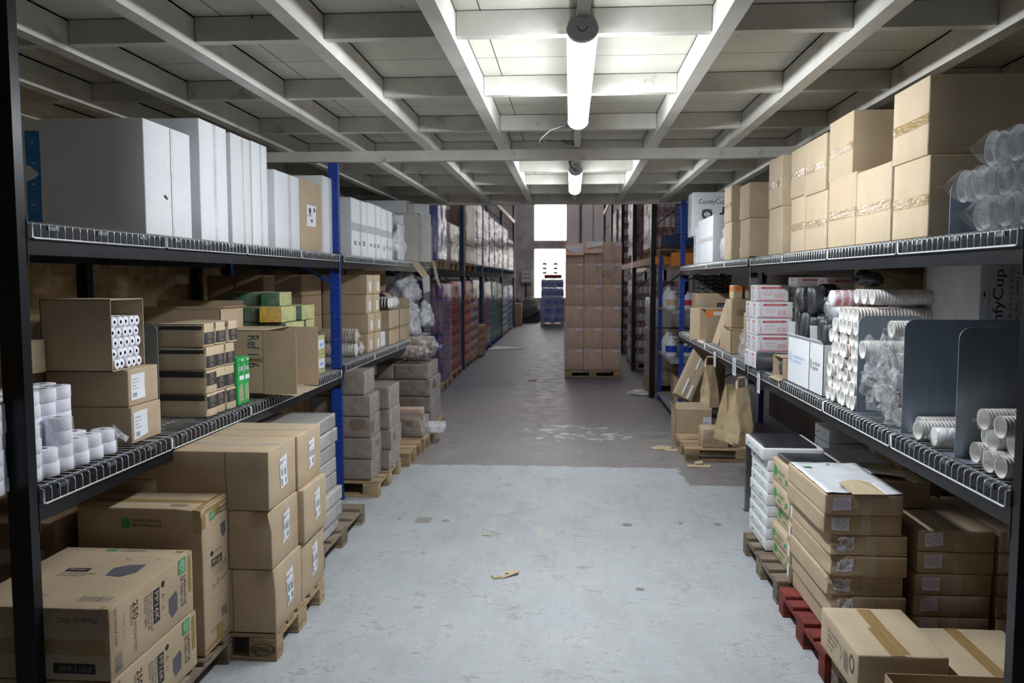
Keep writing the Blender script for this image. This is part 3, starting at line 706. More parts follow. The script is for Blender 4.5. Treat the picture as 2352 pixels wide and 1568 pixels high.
# ================================================================== LEFT, FLOOR LEVEL
def kedy(side):        # printed matter of the tall kraft pot cartons; side = face lying towards the aisle
    def f(t, F):
        D = F('x+')
        if side == 'lie':
            D.rect(.80, .90, .74, .98, 'ink_green'); D.text('KEDY', .82, .88, .77, .95, 'ink_white', -90, .0024)
            D.text("SUPERMARCHE", .865, .895, .22, .70, 'ink_black', -90); D.text("DE L'EMBALLAGE", .825, .855, .22, .70, 'ink_black', -90)
            D.ring(.80, .44, .015, .13, 'ink_faint', .08)
            D.poly([(.67, .30), (.67, .50), (.765, .55), (.78, .45), (.775, .22), (.70, .17)], 'ink_grey')
            D.rect(.48, .555, .30, .80, 'ink_black'); D.text('PP16K', .495, .54, .34, .76, 'kraft_light', -90, .0024)
            D.ring(.60, .80, .022, .05, 'ink_black', .95); D.ring(.60, .62, .02, .05, 'ink_black', .25, 3); D.ring(.60, .44, .02, .05, 'ink_grey', .25, 3)
            for i, s in enumerate(('POT EN CARTON KRAFT', '& COUVERCLE PP', '10X10.5CM - 480ML')): D.text(s, .44 - .033 * i, .465 - .033 * i, .22 + .06 * i, .80, 'ink_grey', -90)
            D.text('250', .245, .30, .60, .86, 'ink_black', -90); D.text('PC/CARTON', .255, .28, .14, .56, 'ink_grey', -90); D.text('10X25PCS', .215, .235, .55, .84, 'ink_grey', -90)
            D.text('N.W: 11.2', .14, .155, .44, .80, 'ink_faint', -90)
            D.text('KEDYPACK.COM', .05, .075, .42, .95, 'ink_grey', -90); D.bars(.04, .12, .05, .34, 'ink_grey', 13, 5, False)
        else:
            D.rect(.28, .48, .885, .945, 'ink_green'); D.text('KEDY', .31, .45, .90, .93, 'ink_white', 0, .0024)
            D.text('SUPERMARCHE', .52, .95, .92, .94, 'ink_black'); D.text("DE L'EMBALLAGE", .52, .95, .895, .912, 'ink_black')
            D.ring(.78, .86, .13, .008, 'ink_faint', .1)
            D.poly([(.68, .82), (.88, .825), (.90, .75), (.80, .72), (.72, .74)], 'ink_grey')
            D.rect(.30, .72, .565, .62, 'ink_black'); D.text('PP16K', .33, .69, .575, .61, 'kraft_light', 0, .0024)
            D.ring(.33, .66, .055, .018, 'ink_black', .95); D.ring(.50, .66, .05, .018, 'ink_black', .25, 3); D.ring(.66, .66, .05, .018, 'ink_grey', .25, 3)
            for i, s in enumerate(('POT EN CARTON KRAFT', '& COUVERCLE PP', '10X10.5CM - 480ML')): D.text(s, .30, .92 - .08 * i, .54 - .025 * i, .556 - .025 * i, 'ink_grey')
            D.text('250', .32, .58, .42, .46, 'ink_black'); D.text('PC/CARTON', .60, .90, .43, .445, 'ink_grey'); D.text('10X25PCS', .34, .60, .40, .412, 'ink_faint')
            D.text('N.W: 11.2', .36, .65, .34, .352, 'ink_faint')
            D.bars(.66, .90, .165, .23, 'ink_grey', 13, 5); D.text('KEDYPACK.COM', .22, .62, .125, .14, 'ink_grey')
        D.done('print', t)
        D = F('y-')
        if side == 'lie':
            D.text('Made in PRC', .66, .92, .80, .87, 'ink_grey', 180); D.rect(.62, .90, .10, .24, 'ink_black'); D.text('PP16K', .65, .87, .13, .21, 'kraft_dark', 180, .0024); D.done('print', t)
            D = F('y-'); D.rect(0, 1, .36, .56, 'tape_brown'); D.done('tape', t)
            D = F('z+'); D.rect(.36, .44, .93, .97, 'ink_green'); D.text('SUPERMARCHE', .46, .66, .955, .97, 'ink_black'); D.text("DE L'EMBALLAGE", .46, .66, .93, .945, 'ink_black')
            D.poly([(.62, .62), (.64, .50), (.76, .48), (.83, .56), (.82, .70), (.70, .68)], 'ink_grey'); D.ring(.74, .80, .13, .035, 'ink_faint', .05)
            D.rect(.30, .47, .55, .61, 'ink_black'); D.text('PP16K', .32, .45, .565, .595, 'kraft_light', 0, .0024); D.text('POT EN CARTON KRAFT', .30, .56, .51, .53, 'ink_grey'); D.text('& COUVERCLE PP', .30, .50, .475, .495, 'ink_grey')
            D.bars(.72, .93, .10, .17, 'ink_grey', 14, 3); D.ring(.35, .17, .13, .04, 'ink_grey', .06, 4); D.done('print', t)
            D = F('x+'); D.rect(0, .035, 0, 1, 'tape_brown'); D.rect(.93, 1, .35, 1, 'tape_brown'); D.done('tape', t)
            D = F('z+'); D.rect(.93, 1, 0, .04, 'tape_brown'); D.rect(.9, 1, .93, 1, 'tape_brown'); D.done('tape', t)
        else:
            D.rect(.36, .43, .87, .93, 'ink_green'); D.text('SUPERMARCHE', .45, .68, .905, .925, 'ink_black'); D.text("DE L'EMBALLAGE", .45, .68, .875, .895, 'ink_black')
            D.ring(.72, .72, .10, .02, 'ink_black', .05); D.done('print', t)
            D = F('x+'); D.rect(0, 1, .955, 1, 'tape_brown'); D.rect(0, .13, .86, .97, 'tape_brown'); D.rect(.42, .68, .90, 1, 'tape_brown'); D.rect(0, 1, 0, .05, 'tape_brown'); D.rect(.45, .70, 0, .14, 'tape_brown'); D.done('tape', t)
            D = F('z+'); D.rect(0, 1, .34, .52, 'tape_brown'); D.rect(.94, 1, 0, 1, 'tape_brown'); D.bars(.72, .86, .12, .26, 'ink_grey', 14, 3); D.done('tape', t)
            D = F('y-'); D.rect(.93, 1, .83, 1, 'tape_brown'); D.done('tape', t)
    return f
KX = -1.74
pallet('weathered wooden pallet under the pot cartons in the bottom left corner', KX - 1.18, 3.04, 1.2, .84 + .25, 'pallet_old')
P0 = .148
b1 = [KX - .60, KX, 3.03, 3.72, .415, .70]; b2 = [KX - .60, KX + .005, 3.03, 3.73, P0, .412]
carton('kraft pot carton lying flat on top of another, bottom left corner', b1, 'kraft', dec=kedy('lie'), group='printed pot cartons', crush=((1, 0, 1), .012, .06))
carton('kraft pot carton at the very bottom left, beneath the flat one', b2, 'kraft', dec=kedy('lie'), group='printed pot cartons')
carton('tall kraft pot carton standing upright behind the flat ones', [KX - .60, KX + .012, 3.80, 4.09, P0, .868], 'kraft', dec=kedy('stand'), group='printed pot cartons', crush=((1, 0, 1), .014, .06))
carton('dark carton with a grey shipping label far back beneath the left shelf', [-2.98, -2.42, 3.75, 4.1, P0, .80], 'kraft_dark', dec=lambda t, F: F('y-').rect(.45, .9, .3, .8, 'label_mauve').bars(.5, .85, .4, .6, 'ink_black', 12).done('label', t))
carton('low carton at the far left edge behind the black post', [KX - 1.14, KX - .66, 3.3, 3.95, P0, .60], 'kraft_dark')

def shiplabel(u, v, w=.24, h=.52, sk=0.0, sd=1):
    def f(t, F):
        D = F('x+'); D.poly([(u, v), (u + w, v + sk), (u + w, v + h + sk), (u, v + h)], 'label_paper', .004)
        D.text('ES-LX54', u + w * .05, u + w * .45, v + h * .80 + sk * .2, v + h * .88 + sk * .3, 'ink_black', 0, .003)
        D.text('0012 SERVILLETA', u + w * .05, u + w * .9, v + h * .90, v + h * .94, 'ink_grey', 0, .003); D.text('LOT 2023 - 48 UD', u + w * .05, u + w * .9, v + h * .70, v + h * .74, 'ink_grey', 0, .003)
        D.bars(u + w * .08, u + w * .40, v + h * .42, v + h * .66, 'ink_grey', 10, sd, e=.003); D.bars(u + w * .48, u + w * .92, v + h * .42, v + h * .66, 'ink_grey', 12, sd + 3, e=.003)
        D.bars(u + w * .08, u + w * .34, v + h * .08, v + h * .34, 'ink_grey', 7, sd + 5, e=.003); D.bars(u + w * .62, u + w * .90, v + h * .14, v + h * .34, 'ink_grey', 7, sd + 6, e=.003)
        D.done('label', t); F('x+').ring(u + w / 2, v + h / 2, w * .62, h * .62, 'ink_faint', .02, 4, .0035).done('print', t)
    return f
# block of six (plus row behind) big kraft cartons on a stamped pallet
EX = -1.485; EY = 4.08
pallet('pale wooden pallet with a burnt EPAL oval stamp on its near corner block', EX - 1.2, EY, 1.2, .82, 'pallet_wood', mark=[('EPAL', 'R')])
zs = [P0, .478, .782, 1.085]; cols = [(EY + .0, EY + .405), (EY + .41, EY + .825)]
for i in range(3):
    for j in range(2):
        dx = [(-.0, .0), (-.012, .02), (-.02, -.01)][i][j]
        y0, y1 = cols[j]
        carton('large kraft carton with white label, %s, %s column of the EPAL pallet' % (('bottom row', 'middle row', 'top row')[i], ('near', 'far')[j]),
               [EX - .585 + dx, EX + dx, y0, y1 - .004, zs[i] + .001, zs[i + 1] - .001], 'kraft', 'labelled cartons on the EPAL pallet',
               dec=shiplabel(.40 if j == 0 else .44, .24 + .03 * (i == 1), .25, .52, .05, i * 2 + j), bulge=.009,
               seams=[('y-', 'v', .62)], tapes=[('x+', .46, .60, .80, 1), ('z+', 0, 1, .42, .58)], crush=((1, 0, 1), .03, .10) if (i, j) in ((0, 0), (1, 0)) else None)
        carton('large kraft carton in the hidden back column, %s, %s half' % (('bottom row', 'middle row', 'top row')[i], ('near', 'far')[j]),
               [EX - 1.19, EX - .60, y0, y1 - .004, zs[i] + .001, zs[i + 1] - .001], 'kraft', 'unlabelled cartons at the back of the EPAL pallet', seams=[('y-', 'h', .5)])

# grey film wrapped flat packs on the following pallet
def wrapped(label, bx, mat, cat='package', group=None, name='wrapped_package', rz=0, film=True, bulge=.012, crush=None, dec=None, seams=()):
    x0, x1, y0, y1, z0, z1 = bx; w, d, h = x1 - x0, y1 - y0, z1 - z0; _seed[0] += 1
    t = thing(name, label, cat, ((x0 + x1) / 2, (y0 + y1) / 2, z0), rz, group)
    b = card_body(w - .006, d - .006, h - .004, _seed[0], bulge, .012, crush, 8)
    b.build('body', [mat], t)
    if film:
        f = card_body(w, d, h, _seed[0] + 50, bulge, .014, crush, 10)
        f.build('stretch_film', ['film_thin'], t)
    if film and mat == 'taupe_card':
        D = Dec(frame('x+', w, d, h), body_disp(w, d, h, _seed[0] + 50, bulge, .014, crush)); D.rect(0.01, .99, .01, .99, 'film_face', .002); D.done('film_sheen', t)
    if dec: dec(t, lambda q: Dec(frame(q, w, d, h)))
    return t
pallet('weathered pallet with grey wrapped flat packs, just before the blue post', -2.84, 5.32, 1.2, 1.18, 'pallet_old')
for i in range(8):
    z = P0 + i * .106
    wrapped('grey film wrapped flat pack, %s, of the pile before the blue post' % lvl(i, 8), [-2.3, -1.665 + rnd.uniform(-.012, .012) + (.02 if i in (1, 2) else 0), 5.25 if i else 5.34, 5.86 + rnd.uniform(-.02, .02) + (.03 if i < 3 else 0), z, z + .104], 'grey_film' if i % 2 else 'grey_film2', group='grey wrapped flat packs')
# boxes wrapped in film, dark fronts, beyond the blue post
pallet('wooden pallet under the grey white wrapped boxes, beyond the blue post', -2.90, 7.22, 1.2, .98, 'pallet_wood')
for j, (ya, yb, n, xo) in enumerate(((7.24, 7.63, 5, -1.775), (7.65, 8.14, 4, -1.69))):
    for i in range(n):
        z = P0 + i * .192; top = z + .19
        off = rnd.uniform(-.012, .012)
        if j == 0 and i == 4: off = -.05; 
        wrapped('pale wrapped box with torn film, %s, %s stack beyond the blue post' % (lvl(i, n), ('near', 'far')[j]), [xo - .55 + off, xo + off, ya, yb, z, top + (.02 if i == n - 1 else 0)], 'taupe_card', 'box', 'wrapped boxes beyond the blue post', 'wrapped_box', bulge=.01)
        t = COL.objects[-1]
pallet('empty pale pallet between two loads on the left', -2.86, 8.42, 1.2, .8 - .1, 'pallet_wood')
pallet('pallet with a low wrapped box on it, left of the bare concrete', -2.86, 9.2, 1.22, .62, 'pallet_wood')
wrapped('low dark wrapped box lying alone on a pallet', [-2.35, -1.66, 9.22, 9.62, P0, .37], 'taupe_card', 'box', crush=((1, 0, 1), .08, .2))
wrapped('rolled cardboard bundle behind the low wrapped box', [-2.35, -1.74, 9.64, 9.80, P0, .42], 'kraft_pink', 'bundle', name='cardboard_bundle')
tag(card_body(.26, .3, .10, 3, .05, .02, None, 7).build('plastic_scrap', ['film_milky'], None, (-1.62, 9.74, P0 - .02)), 'crumpled white plastic hanging off the low pallet end', 'plastic')
pallet('pallet below the tall brown wrapped load at the end of the rack', -2.86, 9.95, 1.2, .85, 'pallet_wood')
lz = P0
for i, (h, a) in enumerate(((.165, 0), (.2, 0), (.21, .0), (.19, -.03))):
    for j in range(2):
        wrapped('brown wrapped carton, %s, %s half of the tall end load' % (lvl(i, 4), ('aisle', 'rear')[j]), [-1.70 - .42 * (j + 1) + a + .004, -1.70 - .42 * j + a, 9.96, 10.75, lz, lz + h - .004], 'taupe_card', 'box', 'brown wrapped cartons of the tall end load', 'wrapped_carton',
                dec=(lambda t, F: F('y-').rect(.0, .5, .3, .9, 'label_paper', .012).rect(.1, .4, .5, .7, 'ink_green', .013).done('label', t)) if (i, j) == (3, 1) else None)
    lz += h
def lid_sleeve(label, a, b, r, mat, n=26, film=True, name='lid_sleeve', cat='lids', group=None, ridge=.10, tip=True, cup=False, core=None):
    """row of nested lids or cups lying along a-b, in a film bag"""
    a = Vector(a); b = Vector(b); l = (b - a).length; d = (b - a) / l
    t = thing(name, label, cat, a, 0, group)
    pr = []; mis = []
    if cup: pr += [(l * .0 + .085, 1e-4), (.085, r * .70), (.004, r * .93), (0, r)]; mis += [0, 0, 0]
    else: pr += [(.004, 1e-4), (.004, r * .8), (0, r)]; mis += [0, 0]
    for k in range(n):
        s = l * k / n; e = l * (k + 1) / n
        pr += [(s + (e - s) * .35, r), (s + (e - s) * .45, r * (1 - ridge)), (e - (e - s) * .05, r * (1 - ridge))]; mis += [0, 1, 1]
        pr += [(e, r)]; mis += [1]
    pr += [(l, 1e-4)]; mis += [0]
    mis = [0] + mis if len(mis) < len(pr) - 1 else mis
    MB().prof((0, 0, 0), d, pr, 20, 0, True, mis[:len(pr) - 1]).build('nested_cups' if cup else 'nested_discs', mat, t)
    if film:
        nf = 20; rr = r * 1.05; f = MB()
        if tip:
            f.prof((0, 0, 0), d, [(-r * .85, r * .22), (-r * .62, r * .05), (-r * .22, r * .62), (-.004, rr), (l * .5, rr * 1.01), (l, rr), (l + r * .3, r * .4)], nf, 0, True)
        else: f.prof((0, 0, 0), d, [(-.004, rr * .8), (0, rr), (l * .5, rr * 1.01), (l, rr), (l + r * .3, r * .4)], nf)
        for i, v in enumerate(f.v): f.v[i] = v + noise.noise_vector(v * 28 + a * 3) * r * .10
        f.build('film_bag', ['film_white' if cup else 'film_clear'], t)
    return t
lid_sleeve('long ridged sleeve of brown lids lying on the tall end load', (-1.76, 10.05, .98 + .075), (-2.7, 10.05, .98 + .075), .075, ['taupe_card', 'kraft_dark'], 34)
lid_sleeve('second ridged sleeve of lids at the back of the tall end load', (-1.72, 10.35, .98 + .12), (-2.5, 10.35, .98 + .12), .12, ['taupe_card', 'kraft_dark'], 30, group=None)
YO = -0.13
# ================================================================== LEFT MIDDLE SHELF, NEAR BAY
ZM = ZLM + DZ; GX = -2.055
# stacked thermal paper rolls
def roll_mesh(r, h, hole=.0085):
    mb = MB(); mb.prof((0, 0, 0), (0, 0, 1), [(.0, hole), (.0, r * .96), (.0015, r), (h - .0015, r), (h, r * .96), (h, hole)], 26, 0, True)
    mb.prof((0, 0, 0), (0, 0, 1), [(h - .0005, hole * 1.9), (h + .0004, hole * 1.8), (h + .0004, hole)], 16, 1, False)
    mb.prof((0, 0, 0), (0, 0, 1), [(h, hole), (0, hole)], 16, 1, False)
    return mb.mesh('roll', ['paper_white', 'core_grey'])
rme = roll_mesh(.0495, .0545)
ys0 = [2.92, 3.024, 3.128, 3.232, 3.336, 3.44, 3.545, 3.655]
hs = [[6, 6, 4, 2, 4, 2, 2, 2], [6, 6, 6, 6, 6, 6, 2, 2], [6, 6, 6, 6, 6, 6, 6, 0]]
rows = ('front', 'second', 'back')
for ri in range(3):
    for ci, y in enumerate(ys0):
        for k in range(hs[ri][ci]):
            x = -2.105 - ri * .102 + rnd.uniform(-.004, .004); yy = y + (.052 if ri % 2 else 0) + rnd.uniform(-.002, .002)
            if ri == 1 and ci == 7 : continue
            t = link('paper_roll', rme, None, (x, yy, ZM + .055 * k))
            t.rotation_euler.z = rnd.uniform(0, 6)
            tag(t, 'white paper roll, %s row, %s column from the left, %s tier up' % (rows[ri], ORD[ci], ORD[k]), 'paper roll', 'white paper rolls piled on the left shelf')
for k, (px, py, s) in enumerate(((318, 1185 - 10, 0), )): pass
# crinkled film around the roll packs
for k_, y_ in enumerate((5.25, 6.86)): MB().box(-3.199, -3.13, y_, y_ + .07, 0, 2.62).build('stud', ['black_steel'])['kind'] = 'structure'
def filmtube(label, x, y, z, r, h, n=22, seed=0):
    mb = MB(); mb.prof((0, 0, 0), (0, 0, 1), [(0, r * .9), (.004, r)] + [(h * q / 8, r * 1.01) for q in range(1, 8)] + [(h - .004, r), (h, r * .8), (h + .004, r * .4)], n)
    for i, v in enumerate(mb.v):
        nv = noise.noise_vector(v * 45 + Vector((seed, 0, 0))) * .006; mb.v[i] = v + Vector((nv.x, nv.y, nv.z * .2))
    return tag(mb.build('wrapping_film', ['film_white'], None, (x, y, z)), label, 'film')
filmtube('crinkled clear film around the front paper rolls, third column', -2.105, ys0[2], ZM, .053, .222, seed=1)
filmtube('crinkled clear film around the front paper rolls, fifth column', -2.105, ys0[4], ZM, .053, .222, seed=2)
filmtube('crinkled clear film around the short front paper rolls, sixth column', -2.105, ys0[5], ZM, .053, .112, seed=3)
filmtube('crinkled clear film around the short front paper rolls, seventh column', -2.105, ys0[6], ZM, .053, .112, seed=4)
filmtube('crinkled clear film around the last short paper roll pair', -2.105, ys0[7], ZM, .053, .112, seed=5)
mb = MB(); pts = [W(262, 975, X=-2.06), W(280, 993, X=-2.05), W(297, 1003, X=-2.045), W(290, 1014, X=-2.045), W(272, 1004, X=-2.05), W(262, 990, X=-2.06)]
cc = sum(pts, Vector()) / 6; mb.add(pts + [cc + Vector((.012, 0, 0))] + [p - Vector((.006, 0, 0)) for p in pts], [(i, (i + 1) % 6, 6) for i in range(6)] + [(7 + (i + 1) % 6, 7 + i, i, (i + 1) % 6) for i in range(6)], 0)
tag(mb.build('film_tail', ['film_milky']), 'twisted film end sticking out from the last paper roll pack', 'film')

def thermal(t, F, s=0):
    D = F('x+'); u, v, w, h = (.08, .16, .46, .70) if s == 0 else (.06, .10, .46, .74)
    D.poly([(u, v), (u + w, v + s * .08), (u + w, v + h + s * .02), (u, v + h)], 'label_paper')
    for i, x in enumerate(('THERMAL ROLL', '57mm x 17 mt', '50 ROM', 'QTY IN BOX: 50')): D.text(x, u + w * .08, u + w * (.58 if i != 2 else .36), v + h * (.78 - .13 * i), v + h * (.83 - .13 * i), 'ink_black')
    D.bars(u + w * .10, u + w * .42, v + h * .10, v + h * .27, 'ink_black', 11, 4); D.done('label', t)
for i, (a, b, z) in enumerate((((291, 938.5), (365, 906), 0), ((287.6, 849.7), (360, 838), 1))):
    p = boxL(a, b, -2.08, 0, .42)
    z0 = ZM if i == 0 else ZM + .179; bx = [p[0], p[1] - .01 * i, 3.85, 4.13, z0, z0 + .177]
    carton('kraft thermal roll carton with a white label, %s of two' % ('lower', 'upper')[i], bx, 'kraft', 'thermal roll cartons', dec=lambda t, F, i=i: thermal(t, F, 1 - i), seams=[('z+', 'v', .5)])
# open carton full of small rolls
def open_carton(label, bx, face, mat='kraft', t=.004, flaps=(), group=None, name='open_carton', rz=0, dec=None, inner='kraft_inner', rot=None, cat='box'):
    """five panels, open on one face ('x+','x-','z+','y-'). flaps: (edge, length, angle deg outward)"""
    x0, x1, y0, y1, z0, z1 = bx; w, d, h = x1 - x0, y1 - y0, z1 - z0
    o = thing(name, label, cat, ((x0 + x1) / 2, (y0 + y1) / 2, z0), rz, group, rot)
    mb = MB(); X, Y = w / 2, d / 2
    pan = {'x+': (X - t, X, -Y, Y, 0, h), 'x-': (-X, -X + t, -Y, Y, 0, h), 'y+': (-X, X, Y - t, Y, 0, h), 'y-': (-X, X, -Y, -Y + t, 0, h), 'z+': (-X, X, -Y, Y, h - t, h), 'z-': (-X, X, -Y, Y, 0, t)}
    for k, v in pan.items():
        if k == face: continue
        mb.box(*v)
    mb.build('body', [mat], o)
    ed = {('z+', 'x+'): ((X, 0, h), (0, 1, 0), Y, (1, 0, 0), (0, 0, 1)), ('z+', 'x-'): ((-X, 0, h), (0, 1, 0), Y, (-1, 0, 0), (0, 0, 1)), ('z+', 'y-'): ((0, -Y, h), (1, 0, 0), X, (0, -1, 0), (0, 0, 1)), ('z+', 'y+'): ((0, Y, h), (1, 0, 0), X, (0, 1, 0), (0, 0, 1))}
    for s in (1, -1):
        f = 'x+' if s > 0 else 'x-'
        ed[(f, 'z+')] = ((s * X, 0, h), (0, 1, 0), Y, (0, 0, 1), (s, 0, 0)); ed[(f, 'z-')] = ((s * X, 0, 0), (0, 1, 0), Y, (0, 0, -1), (s, 0, 0))
        ed[(f, 'y-')] = ((s * X, -Y, h / 2), (0, 0, 1), h / 2, (0, -1, 0), (s, 0, 0)); ed[(f, 'y+')] = ((s * X, Y, h / 2), (0, 0, 1), h / 2, (0, 1, 0), (s, 0, 0))
    for e, ln, an in flaps:
        c, ax, hl, out, fw = [Vector(q) if not isinstance(q, (int, float)) else q for q in ed[(face, e)]]
        dr = (fw * math.cos(R(an)) + out * math.sin(R(an))).normalized(); nr = dr.cross(ax).normalized()
        MB().obox(c + dr * ln / 2, ax * (hl - .002), dr * ln / 2, nr * t / 2).build('flap', [inner if False else mat], o)
    if dec: dec(o, lambda q: Dec(frame(q, w, d, h)))
    return o
zr = ZM + .358
open_carton('open kraft carton on its side, full of small till rolls', [-2.45, -2.11, 3.755, 4.045, zr, zr + .335], 'x+', 'kraft')
def till_mesh():
    mb = MB(); r = .0245; l = .057; mb.prof((0, 0, 0), (-1, 0, 0), [(0, .0085), (0, r * .94), (.002, r), (l, r), (l, .0085)], 22, 0, True)
    mb.prof((0, 0, 0), (-1, 0, 0), [(-.0004, .0085), (-.0004, .0062)], 16, 1, False); mb.prof((0, 0, 0), (-1, 0, 0), [(0, .0085), (.03, .0085), (.03, 1e-4)], 16, 1, False)
    return mb.mesh('roll', ['paper_white', 'core_grey'])
tme = till_mesh()
for i in range(5):
    for j in range(5):
        y = 3.785 + j * .0505 + (.022 if i % 2 == 0 else 0); z = zr + .0295 + i * .0495
        t = link('till_roll', tme, None, (-2.118 + rnd.uniform(-.006, .004), y, z))
        tag(t, 'small till roll in the open carton, %s row up, %s from the left' % (ORD[i], ORD[j]), 'till roll', 'till rolls in the open carton')
for i in range(5):
    f = MB(); z = zr + .0295 + i * .0495; y0 = 3.787 - .02 + (.018 if i % 2 == 0 else 0)
    f.box(-2.42, -2.18, y0, y0 + .25, z - .024, z + .024); tag(f.build('till_roll_pack', ['paper_white']), 'rear till rolls behind the %s row up of the open carton' % ORD[i], 'till rolls')

def divider(label, x0, x1, y, z0, h, r=.045, side=1, foot=.10):
    t = thing('steel_divider', label, 'divider', ((x0 + x1) / 2, y, z0)); w = x1 - x0; th = .0022
    P = [(-w / 2, 0), (w / 2, 0)]
    for k in range(9): a = PI / 2 * k / 8; P.append((w / 2 - r + r * math.cos(a), h - r + r * math.sin(a)))
    for k in range(9): a = PI / 2 + PI / 2 * k / 8; P.append((-w / 2 + r + r * math.cos(a), h - r + r * math.sin(a)))
    n = len(P); mb = MB(); mb.add([(a, -th, b) for a, b in P] + [(a, th, b) for a, b in P], [tuple(range(n)), tuple(range(2 * n - 1, n - 1, -1))] + [(i, n + i, n + (i + 1) % n, (i + 1) % n) for i in range(n)])
    mb.build('plate', ['steel_plate'], t); MB().box(-w / 2, w / 2, -foot, foot, 0, .002).build('foot', ['steel_plate'], t)
    return t
divider('grey steel divider plate between the till rolls and the straw boxes', -2.80, -2.13, 4.215, ZM, .56, foot=.05)
carton('small kraft carton left of the till rolls on the left shelf', [-2.75, -2.42, 3.5, 3.74, ZM + .358, ZM + .51], 'kraft', dec=lambda t, F: F('x+').rect(.02, .1, .2, .8, 'label_paper').done('label', t))
for i in range(2):
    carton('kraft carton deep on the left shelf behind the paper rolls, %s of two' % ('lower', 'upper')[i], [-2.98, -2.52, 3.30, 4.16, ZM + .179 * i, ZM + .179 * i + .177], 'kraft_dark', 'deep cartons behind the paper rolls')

# straw boxes
def straw(up):
    def f(t, F):
        D = F('y-')
        if up == 0: D.rect(0, 1, .73, .99, 'straw_black'); D.text('PAPER STRAWS', .1, .86, .79, .93, 'dark_ink_on_black', 180, .002)
        else: D.rect(0, 1, .74, 1, 'straw_black'); D.text('PAJITAS DE PAPEL', .06, .92, .79, .94, 'dark_ink_on_black', 180, .002)
        D.done('print', t)
        D = F('x+'); a, b = (.10, .62) if up else (.36, .90)
        D.rect(0, 1, a, b, 'straw_black', .002)
        s = b - a
        for q, (k0, k1, u0, u1) in enumerate(((.10, .16, .35, .7), (.20, .26, .3, .72), (.32, .38, .35, .68), (.50, .515, .2, .85), (.60, .68, .3, .75), (.74, .82, .3, .75), (.86, .93, .3, .72))):
            if k1 - k0 < .02: D.rect(u0, u1, a + s * k0, a + s * k1, 'tan_ink', .0026)
            else: D.text(('6x200', 'MM UDS', 'CAJAS', '', 'PAPER', 'STRAWS', 'KRAFT')[q], u0, u1, a + s * k0, a + s * k1, 'tan_ink', 180, .0026)
        D.done('print', t)
    return f
for i in range(4):
    for j in range(3):
        gap = .035 if i == 3 else 0
        y0 = 4.60 + j * (.133 + gap); z0 = ZM + .134 * i
        carton('kraft straw box with black band, %s row, %s column from the left' % (('bottom', 'second', 'third', 'top')[i], ORD[j]), [-2.345, GX + rnd.uniform(-.008, .008), y0, y0 + .130, z0, z0 + .132], 'kraft_light', 'paper straw boxes',
               dec=straw(1 if i >= 2 or (i == 1 and j > 0) else 0), rz=R(rnd.uniform(-1.2, 1.2)), name='straw_box', crush=((1, 0, 0), .01, .04))
# green packs
for j in range(2):
    y0 = 5.03 + .088 * j
    def gdec(t, F):
        D = F('x+'); D.rect(0, 1, .60, 1, 'box_green_dark', .001); D.text('Jove', .05, .9, .66, .86, 'ink_white', 0, .002); D.rect(.25, .98, .53, .62, 'label_paper', .002); D.rect(.6, .95, .92, .96, 'ink_white', .002)
        D.poly([(.2, .08), (.34, .08), (.36, .42), (.24, .42)], 'tan_ink'); D.poly([(.42, .1), (.54, .1), (.56, .44), (.46, .44)], 'tan_ink'); D.poly([(.62, .08), (.86, .1), (.76, .44), (.64, .44)], 'tan_ink'); D.done('print', t)
    carton('small bright green box beside the straw boxes, %s of the pair' % ('left one', 'right one')[j], [-2.22, GX + .01, y0, y0 + .082, ZM, ZM + .30], 'box_green', 'green skewer boxes', rz=R(-3), dec=gdec, name='skewer_box')
# large open carton with flaps towards the aisle
def refdec(t, F):
    D = F('y-'); D.text('Ref 116', .76, .94, .42, .92, 'ink_navy', -90); D.text('SERVIDOR', .44, .56, .40, .68, 'ink_navy', -90); D.text('INDIVIDUAL', .18, .3, .24, .44, 'ink_navy', -90); D.done('print', t)
    D = F('y-'); D.rect(0, 1, .50, .58, 'tape_brown'); D.done('tape', t)
oc = open_carton('big open carton marked Ref 116, gaping over the left shelf edge', [-2.45, -2.01, 5.36, 5.84, ZM + .03, ZM + .45], 'x+', 'kraft', flaps=(('y-', .225, 3), ('y+', .22, -2), ('z-', .21, 3), ('z+', .02, 10)), dec=refdec)
for e in (.16, .24, .32, .35): pass
# kraft cartons with an open flap behind the straw boxes
open_carton('kraft carton with raised lid flap behind the straw boxes', [-2.95, -2.32, 5.42, 5.80, ZM + .385, ZM + .585], 'z+', 'kraft', flaps=(('y-', .02, 5), ('y+', .05, 12), ('x+', .03, 60)), dec=lambda t, F: F('x+').rect(.52, .58, .2, .8, 'tape_clear').done('tape', t))
carton('kraft carton supporting the open one behind the straw boxes', [-2.95, -2.50, 5.40, 5.80, ZM, ZM + .38], 'kraft_dark')
carton('kraft carton low behind the straw boxes', [-2.98, -2.42, 4.62, 5.3, ZM, ZM + .42], 'kraft_dark')
